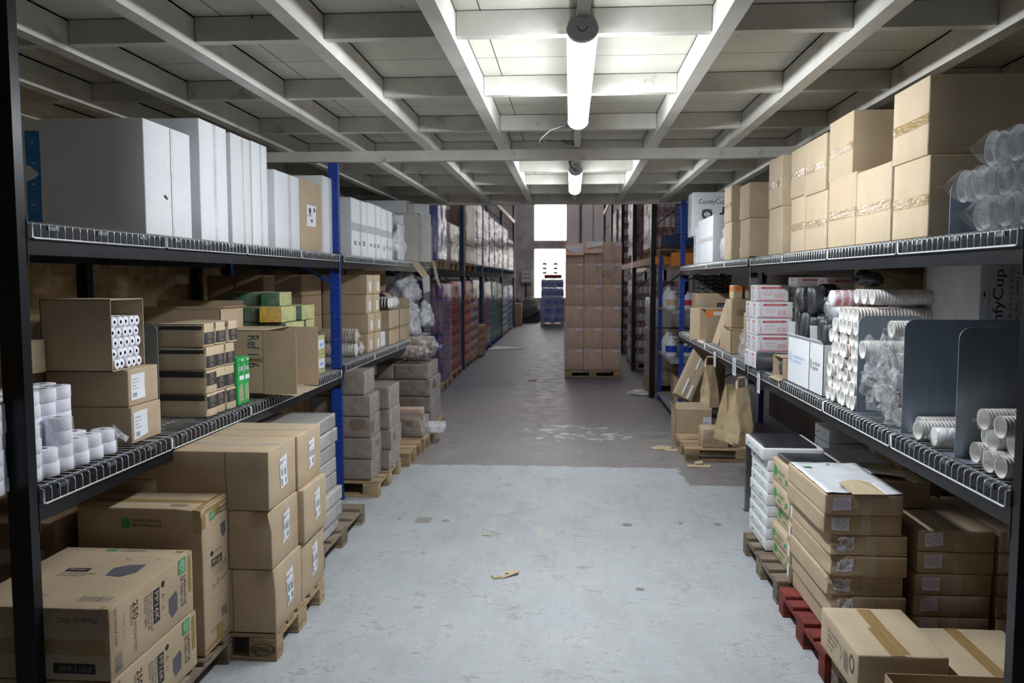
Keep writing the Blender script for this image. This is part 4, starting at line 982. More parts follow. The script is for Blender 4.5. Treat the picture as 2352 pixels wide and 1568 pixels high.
# sponge scourer packs
def sponge(label, bx, n=8, mats=('scour_green', 'sponge'), mark=False, yel=False, group='scourer packs'):
    x0, x1, y0, y1, z0, z1 = bx; w, d, h = x1 - x0, y1 - y0, z1 - z0
    t = thing('scourer_pack', label, 'sponges', ((x0 + x1) / 2, (y0 + y1) / 2, z0), 0, group)
    mb = MB(); mb.box(-w / 2, w / 2, -d / 2, -d / 2 + .006, 0, h, 2 if yel else 0)
    for k in range(n):
        a = -d / 2 + .006 + (d - .006) * k / n; b = a + (d - .006) / n
        mb.box(-w / 2, w / 2, a, a + (b - a) * .72, 0, h, 1); mb.box(-w / 2, w / 2 - .003, a + (b - a) * .72, b, .002, h - .002, 0)
    mb.build('pads', ['scour_green', 'sponge', 'yellow'], t)
    card_body(w + .01, d + .01, h + .006, 5 + n, .004, .01, None, 6).build('film_bag', ['film_thin'], t)
    if mark:
        D = Dec(frame('x+', w + .014, d, h)); D.rect(.1, .9, .3, .8, 'label_paper', .003); D.poly([(.3, .5), (.5, .42), (.45, .66)], 'ink_green', .004); D.rect(.6, .8, .45, .6, 'ink_blue', .004); D.done('label', t)
    return t
sponge('green scourer pack, topmost and nearest the carton', [-2.62, -2.34, 6.20, 6.42, ZM + .585, ZM + .685]); sponge('green and yellow scourer pack on the top right of the pile', [-2.32, -2.18, 6.15, 6.42, ZM + .585, ZM + .685], 9)
sponge('dark green scourer pack in the second layer behind the carton', [-2.50, -2.28, 6.02, 6.14, ZM + .47, ZM + .575], 4); sponge('yellow faced scourer pack in front, second layer', [-2.27, -2.105, 5.98, 6.30, ZM + .47, ZM + .58], 10, yel=True)
sponge('scourer pack at the right end of the second layer', [-2.26, -2.075, 6.34, 6.66, ZM + .47, ZM + .58], 10)
for i in range(3): sponge('green scourer pack under the pile, %s from below' % ORD[i], [-2.5, -2.09, 6.02, 6.44, ZM + .155 * i, ZM + .155 * i + .15], 12)
for i in range(2): sponge('scourer pack beside the blue post, %s layer' % ('lower', 'upper')[i], [-2.3, -2.075, 6.5, 6.92, ZM + .16 * i, ZM + .16 * i + .155], 12, mark=True, yel=i == 1)
sponge('scourer pack beneath the right end pack, third layer', [-2.3, -2.09, 6.48, 6.70, ZM + .325, ZM + .462], 8)
# wall of cartons at the back of the shelf
for i in range(4):
    for j in range(4):
        y0 = 7.08 + .45 * j if False else 0
for i in range(3):
    for j in range(4):
        x0 = -3.0 + .245 * j if j < 4 else 0
        if j == 3 and i == 0: continue
        carton('kraft carton deep at the back near the blue post, %s row, %s from the left' % (ORD[i], ORD[j]), [x0, x0 + .242, 6.72 if j == 0 else 6.705 - 0 * j, 6.96, ZM + .01 + .27 * i + (.0), ZM + .275 + .27 * i], 'kraft_dark', 'cartons deep behind the scourer packs') if x0 + .25 < -2.31 else None
# ---- far bay
ZF = ZLM2 + DZ
for i in range(4):
    for j in range(2):
        y0 = (8.32, 8.60)[j]; sh = [.0, .008, -.008, .0][i]
        carton('kraft cup carton, %s, %s column left of the paper cups' % (lvl(i, 4), ('near', 'far')[j]), [-2.52, GX + sh + .005 * j, y0, y0 + .272, ZF + .2 * i, ZF + .2 * i + .198], 'kraft', 'stacked cup cartons beyond the blue post',
               dec=lambda t, F, i=i, j=j: F('x+').rect(.35 + .1 * j, .6 + .1 * j, .15, .65, 'label_paper').done('label', t))
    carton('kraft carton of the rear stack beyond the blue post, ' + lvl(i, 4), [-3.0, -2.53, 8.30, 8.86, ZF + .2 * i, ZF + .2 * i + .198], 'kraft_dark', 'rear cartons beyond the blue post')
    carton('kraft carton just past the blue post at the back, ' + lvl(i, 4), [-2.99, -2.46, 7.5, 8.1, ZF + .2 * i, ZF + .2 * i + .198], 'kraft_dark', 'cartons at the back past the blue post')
lid_sleeve('upper sleeve of brown paper lids right of the blue post', (-2.07, 7.95, ZF + .20), (-2.42, 7.95, ZF + .20), .07, ['kraft_light', 'kraft_dark'], 12, name='lid_sleeve')
lid_sleeve('lower wrapped sleeve of lids right of the blue post', (-2.07, 7.93, ZF + .068), (-2.42, 7.93, ZF + .068), .066, ['cup_white', 'kraft_light'], 12)
lid_sleeve('lower sleeve of brown lids, behind, right of the blue post', (-2.07, 8.12, ZF + .068), (-2.42, 8.12, ZF + .068), .066, ['kraft_light', 'kraft_dark'], 12)
tag(card_body(.22, .30, .17, 8, .02, .02, None, 8).build('milky_tub', ['white_film'], None, (-2.18, 9.05, ZF)), 'milky white plastic tub in front of the kraft cartons', 'tub')
for j, (a, b) in enumerate(((9.28, 9.86), (9.9, 10.5))):
    open_carton('open kraft carton with bent flap below the cups, %s of two' % ('left', 'right')[j], [-2.56, GX, a, b, ZF, ZF + .40], 'z+', 'kraft', flaps=(('x+', .03, 60), ('y+', .12, 20)), dec=lambda t, F: F('x+').rect(0, 1, .42, .5, 'tape_brown').done('tape', t))
for j in range(4):
    x = -2.12 - .0 * j; y = 9.36 + .13 * j
    lid_sleeve('white ribbed lid sleeve on the open carton, %s from the left' % ORD[j], (-2.06, y, ZF + .48), (-2.4, y, ZF + .48), .062, ['cup_white', 'seam'], 10, film=j > 1, group='white lid sleeves')
lid_sleeve('black banded paper cup sleeve right of the white lids', (-2.3, 9.92, ZF + .50), (-2.3, 10.2, ZF + .50), .09, ['straw_black', 'kraft_light'], 4, film=False)
open_carton('upper open kraft carton above the lid sleeves, left half', [-2.6, -2.36, 9.5, 9.98, ZF + .60, ZF + .86], 'x+', 'kraft')
carton('kraft carton holding up the upper open carton', [-2.98, -2.62, 9.3, 10.5, ZF, ZF + .85], 'kraft_dark')
open_carton('upper open kraft carton above the lid sleeves, right half', [-2.6, -2.36, 10.0, 10.5, ZF + .60, ZF + .86], 'x+', 'kraft')
def bag(label, c, s, mat, seed, name='plastic_bag', amp=.28, cat='bag', n=22):
    mb = MB(); c = Vector(c)
    pr = []
    for i in range(n + 1):
        a = PI * i / n
        for k in range(n):
            b = 2 * PI * k / n; p = Vector((math.sin(a) * math.cos(b), math.sin(a) * math.sin(b), -math.cos(a)))
            nv = noise.noise(p * 1.6 + Vector((seed, 0, 0))) + .5 * noise.noise(p * 4 + Vector((0, seed, 0))) + .25 * abs(noise.noise(p * 9 + Vector((0, 0, seed))))
            q = p * (1 + nv * amp * 2); z = max(q.z, -.8)
            mb.v.append(Vector((q.x * s[0], q.y * s[1], (z + .8) * s[2])))
    for i in range(n):
        for k in range(n):
            k2 = (k + 1) % n; mb.f.append([i * n + k, i * n + k2, (i + 1) * n + k2, (i + 1) * n + k]); mb.m.append(0); mb.sm.append(True)
    o = mb.build(name, [mat] if isinstance(mat, str) else mat, None, c); return tag(o, label, cat)
bag('milky plastic bag sagging at the far end of the left middle shelf', (-2.16, 10.75, ZF), (.20, .24, .24), 'film_milky', 3)
bag('upper crumpled plastic bag at the far end of the left middle shelf', (-2.2, 10.95, ZF + .42), (.16, .2, .22), 'film_milky', 5)
bag('bulging white bag hanging by the grey end post', (-1.93, 11.0, ZF + .12), (.09, .16, .18), 'film_milky', 9)
carton('small kraft carton behind the plastic bags', [-2.5, -2.2, 11.0, 11.25, ZF, ZF + .55], 'kraft_pink')

# ================================================================== LEFT UPPER SHELF
ZU = ZLT + DZ
def stripe(t, F):
    D = F('y-'); D.rect(.305, .39, .02, .90, 'blue_stripe')
    for k in range(5):
        D.ring(.348, .80 - .18 * k, .027, .05, 'ink_blue', .06, e=.0022); D.rect(.338, .358, .79 - .18 * k, .81 - .18 * k, 'ink_blue', .0022)
    D.done('stripe', t)
A = boxL((328, 270), (436, 308), GX, ZU, .86)
t = carton('largest white carton with a blue icon stripe, upper left shelf', A, 'white_card', seams=[('x+', 'v', .54)], seam_mat='seam', tapes=[('x+', .545, .60, 0, 1)], dec=stripe)
D = Dec(frame('x+', A[1] - A[0], A[3] - A[2], A[5] - A[4])); D.poly([(.37, .36), (.40, .375), (.45, .34), (.44, .33)], 'seam', .004); D.done('tear', t)
def whitebox(label, nt, ft, sm, depth=.8, mat='white_card', X=GX, tp=True, grp='white cartons on the upper left shelf', dec=None, z0=None):
    b = boxL(nt, ft, X, z0 or ZU, depth)
    return carton(label, b, mat, grp, seams=[('x+', 'v', sm)] if sm else [], tapes=[('x+', sm - .06, sm + .08, 0, 1, 'tape_clear')] if tp and sm else [], bulge=.006, dec=dec)
whitebox('tall white carton just right of the blue striped one', (456, 270), (520, 303), .53)
whitebox('white carton third from the black post', (529, 303), (574, 330), .60)
whitebox('white carton fourth from the black post', (577, 322), (613, 348), .55)
whitebox('shorter white carton left of the brown one', (630, 388), (687, 406), .56)
whitebox('brown kraft carton among the white ones, with a square label', (689, 408), (737, 422), 0, .8, 'kraft', dec=lambda t, F: F('x+').rect(.28, .70, .36, .66, 'label_paper').ring(.42, .58, .06, .05, 'ink_black', .9, 5, .0022).ring(.62, .60, .05, .04, 'ink_black', .9, 4, .0022).text('GREEN', .32, .5, .5, .53, 'ink_grey', 0, .0022).ring(.5, .44, .05, .03, 'ink_grey', .9, 6, .0022).done('label', t))
whitebox('white carton touching the blue post from the left', (741, 402), (765, 409), .60)
HX = GX
def band(t, F):
    D = F('x+'); D.rect(0, 1, .44, .58, 'tape_white', .003); D.done('tape', t)
    D = F('x+'); r = random.Random(int(abs(t.location.y) * 100))
    for k in range(3): D.text('BIO', .15 + .28 * k, .3 + .28 * k, .16 + .05 * r.random(), .24 + .05 * r.random(), 'ink_grey')
    D.done('print', t)
for k, (a, b, sm) in enumerate((((806, 452), (843, 463), .55), ((844, 464), (875, 475), .55), ((876, 478), (901, 487), .5))):
    whitebox('white carton with a pale tape band, %s past the blue post' % ORD[k], a, b, sm, .55, 'white_card', HX, True, 'banded white cartons past the blue post', band)
# big white open carton behind
def red(t, F): F('y-').rect(.46, .60, .62, .86, 'ink_red').text('i', .52, .55, .68, .8, 'ink_white', 0, .002).done('sticker', t)
open_carton('big white carton with red sticker and torn brown end, standing behind the banded ones', [-3.0, -2.12, 10.72, 11.25, ZU, ZU + .80], 'x+', 'white_card', flaps=(('y+', .22, 35), ('y-', .03, 20)), dec=red)
open_carton('narrow white carton with brown inside, after the banded cartons', [-2.5, -2.11, 9.72, 10.0, ZU, ZU + .55], 'x+', 'white_card', flaps=(('y+', .09, 5),))
bag('silvery plastic bag in front of the narrow white carton', (-2.06, 9.86, ZU), (.08, .20, .22), 'film_milky', 12)
carton('plain grey white carton near the end of the upper left shelf', [-2.45, GX + .02, 9.70 - .25, 10.15 - .62, ZU, ZU + .57], 'grey_card') if False else None
open_carton('grey white carton panel facing the viewer at the upper shelf end', [-2.42, -1.90, 10.3, 10.55, ZU + .0, ZU + .60], 'x+', 'grey_card', flaps=(('y+', .12, 10),))
carton('narrow kraft carton at the end of the upper left shelf', [-2.08, -1.85, 10.60, 10.85, ZU, ZU + .56], 'kraft_pink')
carton('kraft carton last on the upper left shelf beside the grey post', [-2.08, -1.86, 11.0, 11.15, ZU, ZU + .50], 'kraft')
def flapobj(label, pts, th, mat, name='cardboard_flap'):
    pts = [Vector(p) for p in pts]; nr = (pts[1] - pts[0]).cross(pts[2] - pts[0]).normalized() * th; n = len(pts)
    mb = MB().add([p - nr for p in pts] + [p + nr for p in pts], [tuple(range(n))[::-1], tuple(range(n, 2 * n))] + [(i, (i + 1) % n, n + (i + 1) % n, n + i) for i in range(n)])
    return tag(mb.build(name, [mat]), label, 'cardboard')
flapobj('strip of kraft cardboard hanging from the upper left shelf end', [W(941, 600, Y=10.3), W(960, 600, Y=10.3), W(986, 634, Y=10.1), W(970, 637, Y=10.1)], .003, 'kraft')
flapobj('grey end of the hanging cardboard strip', [W(970, 637, Y=10.1), W(986, 634, Y=10.1), W(988, 668, Y=10.1), W(973, 673, Y=10.1)], .003, 'grey_card')
flapobj('thin white strap dangling beside the grey end post', [W(993, 600, Y=10.9), W(998, 600, Y=10.9), W(1013, 660, Y=10.9), W(1011, 662, Y=10.9), W(1000, 640, Y=10.9)], .002, 'tape_white', 'strap')
YO = .10
# ================================================================== RIGHT UPPER SHELF
ZU2 = ZRT + DZ; GR = 1.50
def kbox(label, nt, ft, z0, depth=.6, mat='kraft_light', tape=True, vt=None, X=GR, grp='taped kraft cartons on the upper right shelf', sm=None, z1=None, dec=None):
    b = boxR(nt, ft, X, z0, depth)
    if z1: b[5] = z1
    tp = []
    if tape: tp.append(('x-', 0, 1, .40, .53, 'tape_brown'))
    if vt is not None: tp.append(('x-', vt, vt + .05, 0, 1, 'tape_clear'))
    if tape: tp.append(('x-', .0, 1, .455, .475, 'tape_clear'))
    return carton(label, b, mat, grp, seams=[('x-', 'h', .47)] if tape else [], tapes=tp, bulge=.008, dec=dec), b
t, b = kbox('lower kraft carton at the near end of the upper right row', (2136.5, 354.6), (2053, 382), ZU2, .75)
kbox('upper kraft carton at the near end of the upper right row', (2136.5, 171), (2053, 208), b[5] + .003, .75)
t, b1_ = kbox('lower kraft carton second in the row, right half of the wide pair', (2050, 368), (1969, 392), ZU2, .6, vt=.95)
t, b2_ = kbox('lower kraft carton second in the row, left half of the wide pair', (1968, 392), (1904.5, 415), ZU2, .6)
b2_[5] = b1_[5]
kbox('single kraft carton standing on the wide pair, dark side visible', (1961, 251.6), (1906, 278), b1_[5] + .003, .7)
for k, (a, c, w_) in enumerate((((1901, 434.7), (1851, 447), 'near'), ((1850, 447), (1818, 460), 'far'))):
    t, b = kbox('lower kraft carton of the glossy taped pair in mid row, %s one' % w_, a, c, ZU2, .6, vt=.93 if k == 0 else None)
    if k == 0: zt = b[5]
    u = [(1899, 303), (1850, 331)][k]; v = [(1850, 331), (1818, 350)][k]
    kbox('upper kraft carton of the glossy taped pair in mid row, %s one' % w_, u, v, zt + .003 if k == 0 else max(zt, b[5]) + .003, .6)
t, b = kbox('narrow lower kraft carton left of the glossy taped pair', (1797, 472), (1767, 477), ZU2, .5, 'kraft_light', False)
kbox('narrow upper kraft carton left of the glossy taped pair', (1797, 354), (1767, 372), b[5] + .003, .5, 'kraft_light')
t, b = kbox('lower kraft carton with a wide brown side, mid left of the row', (1722, 500), (1701, 507), ZU2, .6, 'kraft', False, vt=.9)
kbox('upper kraft carton with a glint of tape, mid left of the row', (1722, 417.7), (1700, 428), b[5] + .003, .6, 'kraft', False, vt=.4)
bag('small knotted paper bundle in the gap of the upper right row', (1.56, 7.35, ZU2), (.05, .09, .10), 'kraft_light', 4, 'paper_bundle', .15, 'bundle', 12)
t, b = kbox('lower slim kraft carton beside the white cup carton', (1681, 508), (1664.5, 513), ZU2, .55, 'kraft_light', False, vt=.86)
kbox('upper slim kraft carton beside the white cup carton', (1681, 424.5), (1664.5, 434), b[5] + .003, .55, 'kraft_light', True, vt=.86)
bag('pinkish clear plastic bag beside the white carton, upper right shelf', (1.60, 8.35, ZU2), (.08, .14, .20), 'film_milky', 15)
b = boxR((1638, 493), (1603, 506), 1.50, ZU2, .50)
carton('white carton with a cross of tape at the far end of the row', b, 'white_card', seams=[('x-', 'v', .52)], tapes=[('x-', 0, 1, .46, .56, 'tape_white')])
carton('white carton with grey side print, last on the upper right shelf', [1.50, 2.0, b[3] + .01, b[3] + .30, ZU2, b[5] - .06], 'white_card', dec=lambda t, F: F('x-').text('CUPS', .3, .6, .2, .8, 'ink_grey', 90).done('print', t))
def comfy(t, F):
    D = F('y-'); D.text('ComfyCup', .12, .68, .70, .84, 'ink_black'); D.text('professional', .45, .78, .86, .90, 'ink_grey')
    D.ring(.30, .50, .11, .11, 'ink_black', .35); D.text('MIND', .2, .4, .52, .62, 'ink_black'); D.text('NATURE', .2, .4, .38, .48, 'ink_black')
    for u, v in ((.66, .60), (.60, .46), (.72, .46)): D.poly([(u - .05, v - .09), (u + .05, v - .09), (u + .04, v + .07), (u - .04, v + .07)], 'ink_black')
    D.text('Paper hot/cold cups', .32, .84, .30, .34, 'ink_grey'); D.text('Article Nr. 08011', .38, .84, .22, .26, 'ink_grey'); D.ring(.22, .24, .08, .09, 'ink_grey', .15); D.done('print', t)
    D = F('x-'); D.text('ComfyCup', .35, .62, .2, .85, 'ink_grey', 90); D.done('print', t)
carton('white cup carton standing high at the far end, printed cup logos', [1.485, 2.06, 10.1, 10.5, ZU2 + .34, 3.0], 'white_card', dec=comfy)
carton('white carton below the printed cup carton', [1.75, 2.1, 10.1, 10.6, ZU2, ZU2 + .335], 'grey_card')
# clear cup sleeves
def clear_sleeve(label, x, y, z, r, l, n=16, tilt=0):
    t = thing('clear_cup_sleeve', label, 'cups', (x, y, z), 0, 'clear plastic cup sleeves')
    d = Vector((1, tilt, 0)).normalized(); pr = [(.10, 1e-4), (.10, r * .66), (0, r * .985)]
    for k in range(n):
        s = l * k / n; e = l * (k + 1) / n; pr += [(s, r), (s + .004, r), (s + .006, r * .93), (e, r * .90)]
    mi = [0, 0, 0]
    for k in range(n): mi += [1, 0, 0, 0]
    MB().prof((0, 0, 0), d, pr, 24, 0, True, mi[:len(pr) - 1]).build('nested_cups', ['cup_clear', 'cup_rim'], t)
    f = MB(); f.prof((0, 0, 0), d, [(-.11, r * .10), (-.08, r * .05), (-.05, r * .5), (-.012, r * 1.03), (l * .4, r * 1.04), (l, r * 1.04)], 22)
    for i, v in enumerate(f.v): f.v[i] = v + noise.noise_vector(v * 22 + Vector((y * 9, z * 9, 0))) * r * .10
    f.build('film_bag', ['film_thin'], t)
m_plain('cup_pinkish', (.62, .36, .36), .6)
m_film('cup_rim', (.9, .93, 1.0), .55, .9, (4, 4, 4), .1)
rc = .062
k = 0
for row, (n, zz, ys) in enumerate(((4, ZU2 + rc, 2.78), (4, ZU2 + rc * 2.85, 2.80), (3, ZU2 + rc * 4.65, 2.76))):
    for j in range(n):
        clear_sleeve('sleeve of clear plastic cups, %s layer, %s from the right' % (('bottom', 'middle', 'top')[row], ORD[j]), 1.54 + rnd.uniform(-.03, .03), ys + .128 * j + (.05 if row == 1 else 0), zz + .004, rc, .5, 16)
divider('steel divider plate between the clear cups and the kraft cartons', 1.53, 2.0, 3.36, ZU2, .22, foot=.04)

# ================================================================== RIGHT MIDDLE SHELF
ZS = ZRM + DZ
divider('nearest tall steel divider on the right middle shelf', 1.505, 2.12, 3.18, ZS, .515)
divider('second tall steel divider on the right middle shelf', 1.505, 2.12, 3.70, ZS, .52)
divider('far steel divider half hidden by wrapped cups', 1.505, 1.84, 4.29, ZS, .51, foot=.05)
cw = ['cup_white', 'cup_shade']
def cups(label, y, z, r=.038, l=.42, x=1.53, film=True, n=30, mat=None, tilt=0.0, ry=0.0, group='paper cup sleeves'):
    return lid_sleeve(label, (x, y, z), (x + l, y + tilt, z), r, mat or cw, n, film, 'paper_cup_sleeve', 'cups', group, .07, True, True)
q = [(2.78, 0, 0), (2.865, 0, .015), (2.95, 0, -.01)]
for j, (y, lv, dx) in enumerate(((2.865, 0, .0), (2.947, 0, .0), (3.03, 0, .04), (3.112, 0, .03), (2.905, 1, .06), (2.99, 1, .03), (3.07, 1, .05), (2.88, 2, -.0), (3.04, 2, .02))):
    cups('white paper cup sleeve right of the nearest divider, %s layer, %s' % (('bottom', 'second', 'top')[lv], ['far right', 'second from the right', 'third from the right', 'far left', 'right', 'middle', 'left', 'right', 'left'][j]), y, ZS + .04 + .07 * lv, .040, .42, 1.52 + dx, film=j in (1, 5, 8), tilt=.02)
cups('white cup sleeve with closed film lying between the dividers, left', 3.56, ZS + .042, .041, .45, 1.52, tilt=.03); cups('white cup sleeve behind, between the dividers', 3.645, ZS + .048, .041, .45, 1.56)
lid_sleeve('film wrapped cup pack with a red mark between the dividers', (1.53, 3.42, ZS + .04), (1.95, 3.38, ZS + .04), .040, ['cup_white', 'cup_white'], 3, True, 'paper_cup_sleeve', 'cups', None, .02)
# wrapped cups between second and third divider: film covered heap
k = 0
for lv in range(5):
    for j in range(4):
        y = 3.77 + .108 * j + (.05 if lv % 2 else 0)
        if lv == 4 and j < 0 or y > 4.24: continue
        if lv >= 4 or (lv == 3 and j > 2): continue
        cups('white paper cup sleeve in the filmy heap, %s layer, %s from the right' % (ORD[lv], ORD[j]), y, ZS + .045 + .082 * lv, .046, .34, 1.55 + (.02 if lv < 4 else .12) + rnd.uniform(-.02, .02), mat=['cup_white', 'cup_shade'], group='cup sleeves in the filmy heap')
for j, (y, z, s, sd) in enumerate(((3.86, .02, (.06, .10, .12), 21), (4.06, .06, (.06, .12, .15), 23), (3.90, .20, (.05, .10, .12), 27), (4.16, .16, (.04, .06, .08), 29))):
    bag('crumpled clear film over the heap of cups, %s' % ['bottom right', 'bottom left', 'upper right', 'upper left'][j], (1.54, y, ZS + z), s, 'film_crinkle', sd, 'crumpled_film', .5, 'film', 26)
cups('white sleeve of paper cups lying free over the filmy heap, lower', 4.14, ZS + .345, .046, .40, 1.475)
cups('white sleeve of paper cups lying free over the filmy heap, upper', 4.05, ZS + .455, .042, .40, 1.58)
# tall wall of cup sleeves
for lv in range(8):
    for j in range(6):
        y = 4.345 + .083 * j + (.04 if lv % 2 else 0); z = ZS + .042 + .0665 * lv
        if y > 4.82: continue
        if lv == 7 and j > 3: continue
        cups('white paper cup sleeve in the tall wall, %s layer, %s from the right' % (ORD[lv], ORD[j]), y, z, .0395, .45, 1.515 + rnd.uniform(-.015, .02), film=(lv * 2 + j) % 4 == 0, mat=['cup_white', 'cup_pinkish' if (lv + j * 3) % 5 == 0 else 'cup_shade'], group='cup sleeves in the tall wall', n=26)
lid_sleeve('red printed cup sleeve with green badge on top of the wall', (1.50, 4.74, ZS + .59), (1.72, 4.74, ZS + .59), .047, ['cup_white', 'red_print'], 5, True, 'paper_cup_sleeve', 'cups', None, .03)
for j in range(3): cups('cup sleeve lying crosswise on top of the tall wall, %s from the right' % ORD[j], 4.38 + .12 * j, ZS + .605, .04, .5, 1.6, mat=['cup_white', 'cup_shade'])
# white cartons with blue and black print, black film packs inside
def prt(col, qr):
    def f(t, F):
        D = F('x-'); D.ring(.12, .56, .06, .10, col, .15); D.text('S', .09, .15, .50, .62, col); D.text('UAC FORELLE EN', .26, .78, .56, .62, col); D.text('SPEZIALITATEN', .26, .66, .46, .52, col)
        D.done('print', t)
    return f
for j, (y0, y1, c) in enumerate(((4.87, 5.15, 'ink_black'), (5.155, 5.66, 'ink_blue'))):
    carton_w = open_carton('white carton with %s, packed with black film packs' % ('black print' if j == 0 else 'pale blue print'), [1.505, 1.98, y0, y1, ZS, ZS + .31], 'z+', 'white_card', t=.004, flaps=(('x-', .03, 40), ('y+', .10, 8)), dec=prt(c, j))
    for r_ in range(3):
        for q_ in range(3):
            y = y0 + .07 + (y1 - y0 - .14) * q_ / 2; o = (j + q_) % 2
            tag(card_body(.085, .11, .22 + .02 * ((q_ + r_) % 3), 60 + r_ * 7 + q_ + j * 13, .03, .02, None, 7).build('black_film_pack', ['black_bag'], None, (1.575 + r_ * .13, y, ZS + .215 + (.0 if j == 0 else .03))), 'black plastic film pack in the %s carton, %s row, %s from the right' % (('near white', 'far white')[j], ORD[r_], ORD[q_]), 'film pack', 'black film packs')
for j, (y, z) in enumerate(((5.28, .48), (5.52, .48), (5.4, .50))):
    tag(card_body(.10, .13, .17, 80 + j, .03, .02, None, 7).build('black_film_pack', ['black_bag'], None, (1.58 + .1 * (j == 2), y, ZS + z)), 'black film pack piled above the far white carton, %s' % ['right', 'left', 'behind'][j], 'film pack')
bag('silver grey plastic roll pack lying on the black film packs', (1.66, 4.98, ZS + .44), (.10, .26, .09), 'silver_bag', 33, 'silver_pack', .12, 'pack')
bag('small black shiny bag right of the silver pack', (1.7, 4.72, ZS + .64 + .02), (.07, .12, .05), 'black_bag', 35, 'black_bag', .15)
open_carton('white box with handle cutout behind the silver pack', [1.75, 2.05, 5.35, 5.75, ZS + .42, ZS + .62], 'z+', 'white_card', flaps=(('x-', .03, 10),), dec=lambda t, F: F('y-').text('MIX', .15, .5, .6, .8, 'ink_pink').done('print', t))
# kraft box with a roll, black roll
open_carton('small open kraft box holding a grey roll, on the right shelf edge', [1.48, 1.76, 5.69, 5.97, ZS + .0, ZS + .155], 'x-', 'kraft', flaps=(('z-', .03, 20),))
tag(MB().prof((1.50, 5.83, ZS + .07), (1, 0, 0), [(0, .02), (0, .05), (.2, .05), (.2, .02), (0, .02)], 20).build('film_roll', ['core_grey']), 'grey film roll inside the small kraft box', 'roll')
tag(MB().prof((1.42, 6.24, ZS + .075), (1, -.25, 0), [(0, .02), (0, .066), (.003, .07), (.30, .07), (.303, .066), (.303, .02)], 28).build('black_roll', ['straw_black']), 'thick black plastic roll sticking out over the right shelf edge', 'roll')
# white and red cartons
def redp(t, F):
    D = F('y-'); D.rect(.18, .80, .76, .90, 'ink_red'); D.text('Contributor', .26, .72, .79, .88, 'ink_white', 0, .0022); D.ring(.11, .82, .05, .10, 'ink_red', .2); D.rect(.80, .85, .78, .88, 'ink_green')
    D.text('TALL', .08, .16, .2, .62, 'ink_pink'); D.text('ARTICLE 2400', .22, .52, .52, .60, 'ink_pink'); D.text('CUP SLEEVES', .22, .5, .36, .44, 'ink_pink'); D.bars(.58, .86, .22, .52, 'ink_pink', 12, 2); D.rect(.04, .88, .06, .11, 'ink_red'); D.done('print', t)
    D = F('x-'); D.rect(.25, .75, .74, .90, 'ink_pink'); D.text('CUPS', .3, .68, .45, .62, 'ink_pink'); D.text('250', .3, .68, .2, .38, 'ink_pink'); D.done('print', t)
for i in range(5):
    for j in range(2):
        if i == 4 and j == 1: continue
        y0 = 6.40 + .185 * j if i < 4 else 6.46; x0 = 1.45 + (.0 if i < 4 else .0) + rnd.uniform(-.008, .008)
        carton('white carton with pink red print, %s, %s column right of the post' % (lvl(i, 5), ('near', 'far')[j]), [x0, x0 + .275 - .02 * (i == 4), y0, y0 + .18, ZS + .131 * i, ZS + .131 * i + .129], 'white_card', 'white and red cup cartons', dec=redp)
for i in range(2):
    for j in range(3):
        carton('red and white carton deep behind, %s row, %s from the left' % (('lower', 'upper')[i], ORD[j]), [1.92 + .36 * j, 2.26 + .36 * j - .01, 7.05, 7.3, ZS + .45 + .135 * i, ZS + .45 + .135 * i + .13], 'white_card', 'red and white cartons deep in the bay', dec=redp) if j < 1 else None
for j in range(2):
    x = 1.95 + .35 * j
    carton('red printed white carton on the deep pile, %s' % ('left', 'right')[j], [x, x + .34, 6.3, 6.55, ZS + .56, ZS + .71], 'white_card', 'deep red printed cartons', dec=redp)
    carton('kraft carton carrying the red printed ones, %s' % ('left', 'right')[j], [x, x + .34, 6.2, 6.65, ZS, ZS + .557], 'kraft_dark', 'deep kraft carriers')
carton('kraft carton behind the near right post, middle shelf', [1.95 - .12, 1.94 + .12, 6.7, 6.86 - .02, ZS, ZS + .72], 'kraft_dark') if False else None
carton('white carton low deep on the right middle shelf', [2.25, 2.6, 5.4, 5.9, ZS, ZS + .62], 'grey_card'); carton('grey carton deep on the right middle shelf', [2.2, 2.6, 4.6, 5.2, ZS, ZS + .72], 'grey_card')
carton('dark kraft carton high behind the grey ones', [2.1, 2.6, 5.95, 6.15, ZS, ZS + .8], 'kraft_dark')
def comfy2(t, F):
    D = F('y-'); D.text('ComfyCup', .10, .20, .46, .94, 'ink_black', 90); D.text('professional', .065, .08, .65, .93, 'ink_grey', 90); D.text('Paper Cups 0,15 l / 7,5 oz.', .225, .25, .40, .96, 'ink_black', 90); D.text('Article Nr. 08011', .27, .29, .52, .92, 'ink_black', 90); D.text('2000 PIECES', .31, .335, .5, .9, 'ink_black', 90); D.rect(.03, .045, .78, .81, 'ink_black'); D.done('print', t)
    D = F('x-')
    for u in (.2, .48, .76): D.rect(u, u + .03, .555, .60, 'ink_grey')
    D.done('print', t)
carton('tall stained white cup carton standing behind the steel dividers', [1.90, 2.50, 3.86, 4.44, ZS, 2.042], 'grey_white', dec=comfy2)
carton('kraft carton top peeping behind the tall white cup carton', [1.95, 2.45, 4.47, 4.6, ZS, 2.045], 'kraft')
